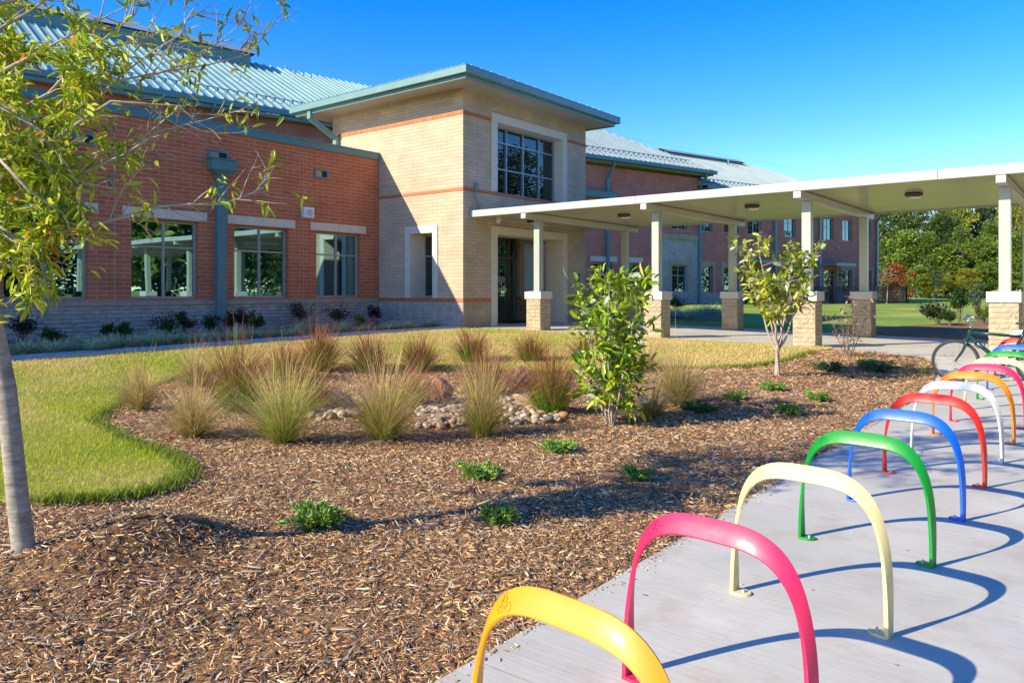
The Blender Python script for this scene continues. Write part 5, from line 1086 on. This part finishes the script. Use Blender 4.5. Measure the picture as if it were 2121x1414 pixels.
# ---- mulch chips
def chips(poly_n, xr, yr, n, smin, smax, seed, zoff=.0, dmin=0, dmax=99, dens=None):
    rg = np.random.default_rng(seed); x = rg.uniform(*xr, n); y = rg.uniform(*yr, n)
    d = -x*sin(radians(38.3))+y*cos(radians(38.3)); k = (d >= dmin) & (d < dmax) & inside(MULCH_POLY, x, y) & ~inside(LAWN, x, y)
    lat = x*cos(radians(38.3))+y*sin(radians(38.3)); k &= (np.abs(lat/np.maximum(d, .1)) < .80)
    x, y = x[k], y[k]; q = vnoise(x, y, 6.0, 31)+.6*vnoise(x, y, 17.0, 37); k = rg.random(len(x)) < np.clip(.95-.28*np.maximum(0, q-.2), .3, 1); return x[k], y[k], rg
T = np.array([(-.5, -.18, -.5), (.5, -.22, -.5), (.42, .38, -.5), (-.38, .5, -.5), (-.44, -.2, .5), (.38, -.36, .4), (.46, .12, .5), (-.34, .42, .45)]); TF = np.array([(4, 5, 6, 7), (0, 1, 5, 4), (1, 2, 6, 5), (2, 3, 7, 6), (3, 0, 4, 7)])
CC = [(.68, .41, .19), (.78, .53, .28), (.42, .22, .10), (.18, .095, .05), (.40, .33, .26), (.54, .22, .06), (.74, .58, .40), (.24, .16, .11)]; CW = [4, 2.4, 4.2, 2.4, .9, 1.2, .9, 1.4]
VV = []; FF = []; CO = []; base = 0
for dmin, dmax, n, L0, L1 in ((0, 3.4, 2300000, .007, .052), (3.4, 4.8, 1700000, .009, .055), (4.8, 7, 1000000, .013, .060), (7, 10.5, 420000, .022, .07), (10.5, 18, 260000, .03, .09)):
    x, y, rg = chips(None, (-18, -2.06), (-1, 16.3), n, L0, L1, int(dmin*10)+3, dmin=dmin, dmax=dmax)
    n = len(x); L = L0+(L1-L0)*rg.random(n)**2.2; wd = L*rg.uniform(.06, .26, n); th = np.minimum(.004, wd*.35)*rg.uniform(.5, 1.5, n); z = H(x, y)+rg.uniform(-.004, .022, n)
    R_ = rotmats(n, rg, .28); V, F = scatter(T, TF, R_, np.stack([L, wd, th], 1), np.stack([x, y, z], 1)); VV.append(V); FF.append(F+base); base += len(V); CO.append(np.repeat(palette(CC, CW, n, rg, .18), 8, 0)); print('chips', n)
# long sticks and dead leaves lying among the chips
rg = np.random.default_rng(515); n = 5200; x = rg.uniform(-9, -2.06, n); y = rg.uniform(.5, 12, n); k = inside(MULCH_POLY, x, y) & ~inside(LAWN, x, y); x, y = x[k], y[k]; n = len(x)
L = rg.uniform(.05, .14, n); wd = rg.uniform(.003, .010, n); V, F = scatter(T, TF, rotmats(n, rg, .16), np.stack([L, wd, wd*.7], 1), np.stack([x, y, H(x, y)+.016], 1)); VV.append(V); FF.append(F+base); base += len(V); CO.append(np.repeat(palette([(.20, .12, .07), (.34, .25, .17), (.10, .065, .04), (.50, .42, .32)], [3, 3, 2, 1.5], n, rg, .15), 8, 0))
o = npmesh('wood_chips', np.concatenate(VV), np.concatenate(FF), 'chip', np.concatenate(CO)); tag(o, 'shredded brown and tan wood chips covering the planting bed', 'mulch', kind='stuff')

# chips and dead leaves strayed onto the concrete
rg = np.random.default_rng(404); n = 900; y = rg.uniform(1.2, 13, n); x = np.interp(y, [0, 5, 8, 13], [-2.04, -2.08, -2.15, -2.24])+np.abs(rg.normal(0, .05, n))+(rg.random(n) < .10)*rg.uniform(0, 2.6, n)
L = rg.uniform(.006, .03, n); V, F = scatter(T, TF, rotmats(n, rg, .05), np.stack([L, L*rg.uniform(.1, .5, n), np.full(n, .002)], 1), np.stack([x, y, zpad(y)+.0085], 1))
o = npmesh('stray_chips', V, F, 'chip', np.repeat(palette(CC, CW, n, rg, .18), 8, 0)); tag(o, 'stray bits of bark and dead leaf scattered on the concrete by the bed', 'debris', kind='stuff')

# ---- lawn blades
def blades(poly, bounds, n, hmin, hmax, wid, seed, zo, tan, dmin, dmax, green=True):
    rg = np.random.default_rng(seed); x = rg.uniform(*bounds[0], n); y = rg.uniform(*bounds[1], n); d = -x*sin(radians(38.3))+y*cos(radians(38.3)); lat = x*cos(radians(38.3))+y*sin(radians(38.3))
    k = inside(poly, x, y) & (d > dmin) & (d < dmax) & (np.abs(lat/np.maximum(d, .1)) < .76); x, y, d = x[k], y[k], d[k]; n = len(x); z = H(x, y)+zo
    hgt = rg.uniform(hmin, hmax, n); az = rg.uniform(0, 2*pi, n); ln = rg.uniform(.2, .9, n)*hgt; w_ = wid*rg.uniform(.6, 1.3, n)
    B = np.stack([x, y, z-.005], 1); O = np.stack([np.cos(az), np.sin(az), 0*az], 1); S = np.stack([-np.sin(az), np.cos(az), 0*az], 1)*w_[:, None]*.5
    mid = B+O*(ln*.4)[:, None]+np.array([0, 0, 1])*(hgt*.6)[:, None]; tip = B+O*ln[:, None]+np.array([0, 0, 1])*hgt[:, None]
    V = np.stack([B-S, B+S, mid+S*.7, mid-S*.7, tip], 1).reshape(-1, 3); b = np.arange(n)*5; F = np.concatenate([np.stack([b, b+1, b+2], 1), np.stack([b, b+2, b+3], 1), np.stack([b+3, b+2, b+4], 1)])
    t = np.clip(tan(x, y)+.28*vnoise(x, y, 3.0, 4)+rg.normal(0, .22, n), 0, 1)[:, None]
    g = palette([(.40, .50, .015), (.58, .60, .02), (.22, .32, .015)], [3, 3, 1], n, rg, .15); tn = palette([(.80, .60, .25), (.68, .48, .18), (.88, .70, .36)], [3, 2, 1], n, rg, .12)
    c = g*(1-t)+tn*t; return V, F, np.repeat(c, 5, 0)
def tan_f(x, y):
    # dormant straw colour towards the path and the entrance, green near the camera and in a band along the bed edge
    a = np.interp(y+.45*(x+11), [1.5, 4.5, 7.0, 9.5], [0.04, .34, .70, 1.05]); b = np.interp(x, [-14.1, -12.6], [.9, 0]); e = .35*vnoise(x, y, 1.1, 9)
    return np.clip(a+b*.6+e*.8-.05, 0, 1)
VV = []; FF = []; CO = []; base = 0
for dmin, dmax, n, h0, h1_, wd in ((0, 7.5, 700000, .018, .045, .0032), (7.5, 11, 330000, .02, .045, .005), (11, 24, 330000, .02, .05, .008)):
    V, F, c = blades(LAWN, ((-14.07, -4.3), (1, 16.3)), n, h0, h1_, wd, int(dmin)+50, .022, tan_f, dmin, dmax); VV.append(V); FF.append(F+base); base += len(V); CO.append(c); print('blades', len(V)//5)
# longer green fringe where the turf meets the bed
ed = np.array(smooth_poly(EDGE, 1)[1:-8]); rg = np.random.default_rng(91); n = 11000; i = rg.integers(0, len(ed)-1, n); t = rg.random(n)[:, None]; P = ed[i]*(1-t)+ed[i+1]*t+rg.normal(0, .05, (n, 2))
keep_ = np.linalg.norm(ed[i+1]-ed[i], axis=1) < 2.0; P = P[keep_]; n = len(P)
z = H(P[:, 0], P[:, 1])+.02; hgt = rg.uniform(.02, .07, n); az = rg.uniform(0, 2*pi, n); w_ = .006; O = np.stack([np.cos(az), np.sin(az), 0*az], 1); S = np.stack([-np.sin(az), np.cos(az), 0*az], 1)*w_*.5; B = np.stack([P[:, 0], P[:, 1], z], 1)
mid = B+O*(hgt*.3)[:, None]+np.array([0, 0, .6])*hgt[:, None]; tip = B+O*(hgt*.8)[:, None]+np.array([0, 0, 1])*hgt[:, None]; V = np.stack([B-S, B+S, mid+S*.7, mid-S*.7, tip], 1).reshape(-1, 3); b = np.arange(n)*5+base; base += n*5
F = np.concatenate([np.stack([b, b+1, b+2], 1), np.stack([b, b+2, b+3], 1), np.stack([b+3, b+2, b+4], 1)]); VV.append(V); FF.append(F); CO.append(np.repeat(palette([(.20, .30, .02), (.30, .34, .03), (.12, .2, .02)], [2, 2, 1], n, rg, .15), 5, 0))
o = npmesh('grass', np.concatenate(VV), np.concatenate(FF), 'blade', np.concatenate(CO)); tag(o, 'short green turf turning straw-coloured towards the path', 'grass', kind='stuff')

# ================================================================== FAR SIDE: fence, lamp, trees
fen = thing('metal_fence', 'black metal picket fence in front of the far brick block', 'fence', (-13.0, 62, .6))
PA = at(1545, 626, 53.0); PB = at(1878, 627, 57.0); PC_ = PB+Vector((-3.2, 7.0, 0))
def fence_run(A, B, zb=.66, hgt=1.2):
    A = Vector((A.x, A.y, zb)); B = Vector((B.x, B.y, zb)); L = (B-A).length; n = int(L/.115); u = (B-A)/n; mb = MB(); r = MB(); up = Vector((0, 0, 1))
    for i in range(1, n): p = A+u*i; mb.bar(p+up*.06, p+up*(hgt-.02), .034, .034)
    for h_ in (.12, hgt-.18, hgt-.02): r.bar(A+up*h_, B+up*h_, .05, .06)
    mb.build('pickets', 'black_metal', fen); r.build('rail', 'black_metal', fen); m_ = max(1, int(L/2.4))
    for i in range(m_+1): p = A+(B-A)*(i/m_); MB().bar(p, p+up*(hgt+.06), .07, .07).build('post', 'black_metal', fen)
fence_run(PA, PB); fence_run(PB, PC_)
q = at(1994, 612, 78); lampp = thing('lamp_post', 'dark slender parking lamp post in front of the trees', 'street lamp', (q.x, q.y, 1.0))
MB().tube([(0, 0, -.1), (0, 0, 4.6)], [.13, .10], 8).build('pole', 'brown_plastic', lampp, True); MB().box(-.62, .1, -.14, .14, 4.55, 4.68).build('lamp_head', 'brown_plastic', lampp, True, bevel=.02)
q = at(1898, 622, 62); sg = thing('small_sign', 'small white and red sign on a thin post at the lawn edge', 'sign', (q.x, q.y, .75)); MB().tube([(0, 0, -.1), (0, 0, .75)], .03, 6).build('post', 'grille', sg, True); MB().box(-.03, .03, -.13, .13, .65, 1.0).build('panel', 'white_plastic', sg, True, bevel=.01)
def far_tree(name, label, cat, loc, h, w_, cols, wts, seed, shape='round', n=2600, cs=.34, trunk=.18, crown0=.25, thin=1.0, group=None, m='leaf', tk='bark_brown'):
    cols = [tuple(v*.82 for v in c_) for c_ in cols]; t = thing(name, label, cat, loc, 0, group); r = random.Random(seed); rg = np.random.default_rng(seed); mb = MB()
    mb.tube([(0, 0, -.3), (r.gauss(0, .1), r.gauss(0, .1), h*.4), (r.gauss(0, .15), r.gauss(0, .15), h*.92)], [trunk, trunk*.7, trunk*.15], 7)
    clumps = []; K = 46
    for k in range(K):
        u = (k+.5)/K; z = h*(crown0+(1-crown0)*u); a = k*2.4+r.uniform(-.5, .5)
        if shape == 'cone': rad = w_*.5*(1-u)**.8+.15
        elif shape == 'pine': rad = w_*.5*(sin(pi*min(1, u*.85+.12))**.7)*r.uniform(.5, 1.15)
        else: rad = w_*.5*(sin(pi*(u*.86+.10))**.6)*r.uniform(.6, 1.1)
        q = r.uniform(.35, 1)*rad; c = Vector((cos(a)*q, sin(a)*q, z)); clumps.append((c, max(.35, w_*.17*r.uniform(.7, 1.3)*(1.1-.4*u))))
        if k % 2 == 0: mb.tube([(0, 0, z-.1*h*.5), tuple(c)], [trunk*.22, .02], 4, cap=False)
    mb.build('trunk', tk, t, True)
    i = rg.integers(0, K, n); cc = np.array([tuple(c[0]) for c in clumps]); cr = np.array([c[1] for c in clumps]); D = rg.normal(size=(n, 3)); D /= np.linalg.norm(D, axis=1, keepdims=True)
    P = cc[i]+D*(cr[i]*rg.random(n)**.4)[:, None]*np.array([1, 1, .62 if shape == 'pine' else .8]); D2 = D+rg.normal(0, .5, D.shape); D2[:, 2] = D2[:, 2]*.6+.2
    S = np.stack([cs*rg.uniform(.6, 1.3, n), cs*rg.uniform(.35, .7, n), np.full(n, cs)], 1); tone = rg.normal(1, .16, K)[i][:, None]
    V, F = scatter(LEAF_T, LEAF_F, frames(D2, rg), S, P); npmesh('crown', V, F, m, np.repeat(np.clip(palette(cols, wts, n, rg, .2)*tone, .004, 1), 8, 0), t); return t
DP = ([(.07, .12, .025), (.11, .17, .03), (.15, .21, .035)], [3, 3, 1]); MP = ([(.13, .21, .025), (.18, .27, .03), (.24, .32, .04)], [3, 3, 1]); LP_ = ([(.22, .32, .03), (.30, .38, .04), (.14, .22, .03)], [3, 2, 2]); YP = ([(.46, .46, .04), (.34, .38, .04), (.56, .48, .05)], [3, 3, 1])
KIND = {'pine': ('pine_tree', DP, 'pine', .30, .40), 'midpine': ('pine_tree', MP, 'pine', .30, .34), 'young': ('young_pine', MP, 'cone', .26, .08), 'decid': ('leafy_tree', LP_, 'round', .36, .2), 'yellow': ('yellowing_tree', YP, 'round', .34, .25), 'dark': ('oak_tree', DP, 'round', .36, .15)}
proto = {}
FT = [ # kind, px, base depth, height, width, label
    ('pine', 1822, 96, 13.2, 7, 'tall dark pine directly behind the corner of the brick block'), ('midpine', 1868, 94, 13.0, 7.5, 'tall mid-green pine with a bare trunk left of the yellowing tree'), ('midpine', 1910, 92, 12.2, 7.5, 'broad mid-green pine in the centre of the far woodland'), ('yellow', 1975, 95, 12.0, 5.5, 'bright yellow-green tree high in the middle of the far woodland'),
    ('dark', 1955, 90, 9.5, 6.5, 'dark shaded tree below the yellowing one'), ('pine', 2015, 98, 13.6, 7, 'tall dark pine left of the right-hand column'), ('dark', 2050, 96, 13, 7, 'dark tree crown just left of the right-hand column'), ('yellow', 2100, 92, 11, 6, 'yellowing tree right of the right-hand column'), ('pine', 2140, 98, 13.5, 7, 'dark pine at the right edge of the frame'),
    ('young', 1835, 84, 6.2, 4.6, 'dark young pine beside the brick block corner'), ('decid', 1880, 82, 6.8, 5.2, 'light green leafy tree behind the russet tree'), ('young', 1925, 80, 6.6, 4.4, 'young pine left of the lamp post'), ('decid', 1960, 79, 5.2, 4.4, 'light green low tree just left of the lamp post'), ('young', 1990, 83, 7.4, 4.6, 'young pine behind the lamp post'), ('decid', 2025, 80, 6.0, 4.8, 'light green tree right of the lamp post'), ('young', 2052, 82, 7.8, 4.6, 'young pine against the right-hand column'), ('decid', 2100, 80, 6.5, 5.0, 'light green tree right of the right-hand column'), ('young', 2130, 78, 7.0, 4.6, 'young pine at the right edge of the frame'),
    ('yellow', 1935, 76, 2.8, 3.2, 'low yellow-green bush tree at the lawn edge under the pines'), ('decid', 1905, 77, 3.2, 3.4, 'low green bush tree at the lawn edge near the small sign'), ('yellow', 2005, 76, 3.0, 3.2, 'low yellow-green bush tree right of the lamp post foot'), ('decid', 2040, 77, 3.4, 3.4, 'low green bush tree by the foot of the right-hand column'),
    ('young', 1800, 88, 8.0, 5, 'young pine half hidden by the end of the brick block')]
for k_ in range(22):   # the same woodland carries on to the right; it shows in the window glass
    FT.append((['dark', 'young', 'decid', 'dark'][k_ % 4], None, (14+(k_ % 3)*5, 4+k_*3.4), 13.5-(k_ % 3)*1.5, 10.5, None))
for k_ in range(7): FT.append((['pine', 'midpine', 'dark'][k_ % 3], None, (34+k_*4.5, 62+k_*9), 13, 11, None))
for k_ in range(5): FT.append((['dark', 'pine'][k_ % 2], 1830+k_*75, 104, 12.6, 8.5, ['shadowy tree at the back of the woodland behind the brick block corner', 'shadowy pine at the back above the russet tree', 'shadowy tree at the back under the yellowing crown', 'shadowy pine at the back left of the right-hand column', 'shadowy tree at the back right of the right-hand column'][k_]))
cnt = {}
for i, (k, px, d, h, w_, lab) in enumerate(FT):
    nm, pal, shp, cs, c0 = KIND[k]; q = at(px, 600, d) if px else Vector((d[0], d[1], 0)); loc = (q.x, q.y, h1(min(60, max(-60, q.x)), min(95, q.y))-.1)
    lab = lab or 'woodland tree beyond the right edge of the frame, seen in the window reflections'
    grp = 'trees of the far woodland'
    key = (k, cnt.get(k, 0) % 2); cnt[k] = cnt.get(k, 0)+1
    if key not in proto:
        o = far_tree(nm, lab, 'tree', loc, h, w_, pal[0], pal[1], 700+i, shp, 6500, cs*.78, .16 if h > 5 else .08, c0, group=grp); proto[key] = (o, h, w_)
    else:
        p, ph, pw = proto[key]; o = copy_tree(p); o.location = loc; o.scale = (w_/pw, w_/pw, h/ph); o.rotation_euler = (0, 0, random.uniform(0, 6)); o['label'] = lab
q = at(1855, 624, 60); far_tree('russet_tree', 'small rounded tree with orange-brown autumn leaves at the end of the fence', 'tree', (q.x, q.y, .65), 2.9, 2.6, [(.46, .11, .015), (.56, .18, .03), (.30, .07, .015)], [3, 2, 2], 801, 'round', 2600, .17, .06, .05)
q = at(1836, 627, 57); far_tree('staked_sapling', 'thin pale-trunked sapling with sparse reddish leaves by the fence', 'tree', (q.x, q.y, .65), 2.6, 1.5, [(.40, .22, .10), (.30, .28, .08)], [2, 1], 803, 'round', 500, .12, .05, .55, tk='bark_pale')
q = at(1941, 619, 66); far_tree('lawn_sapling', 'thin sapling with a green tie standing on the far lawn', 'tree', (q.x, q.y, .75), 2.6, 1.4, [(.14, .20, .03)], [1], 805, 'round', 420, .12, .035, .5, tk='bark_pale')
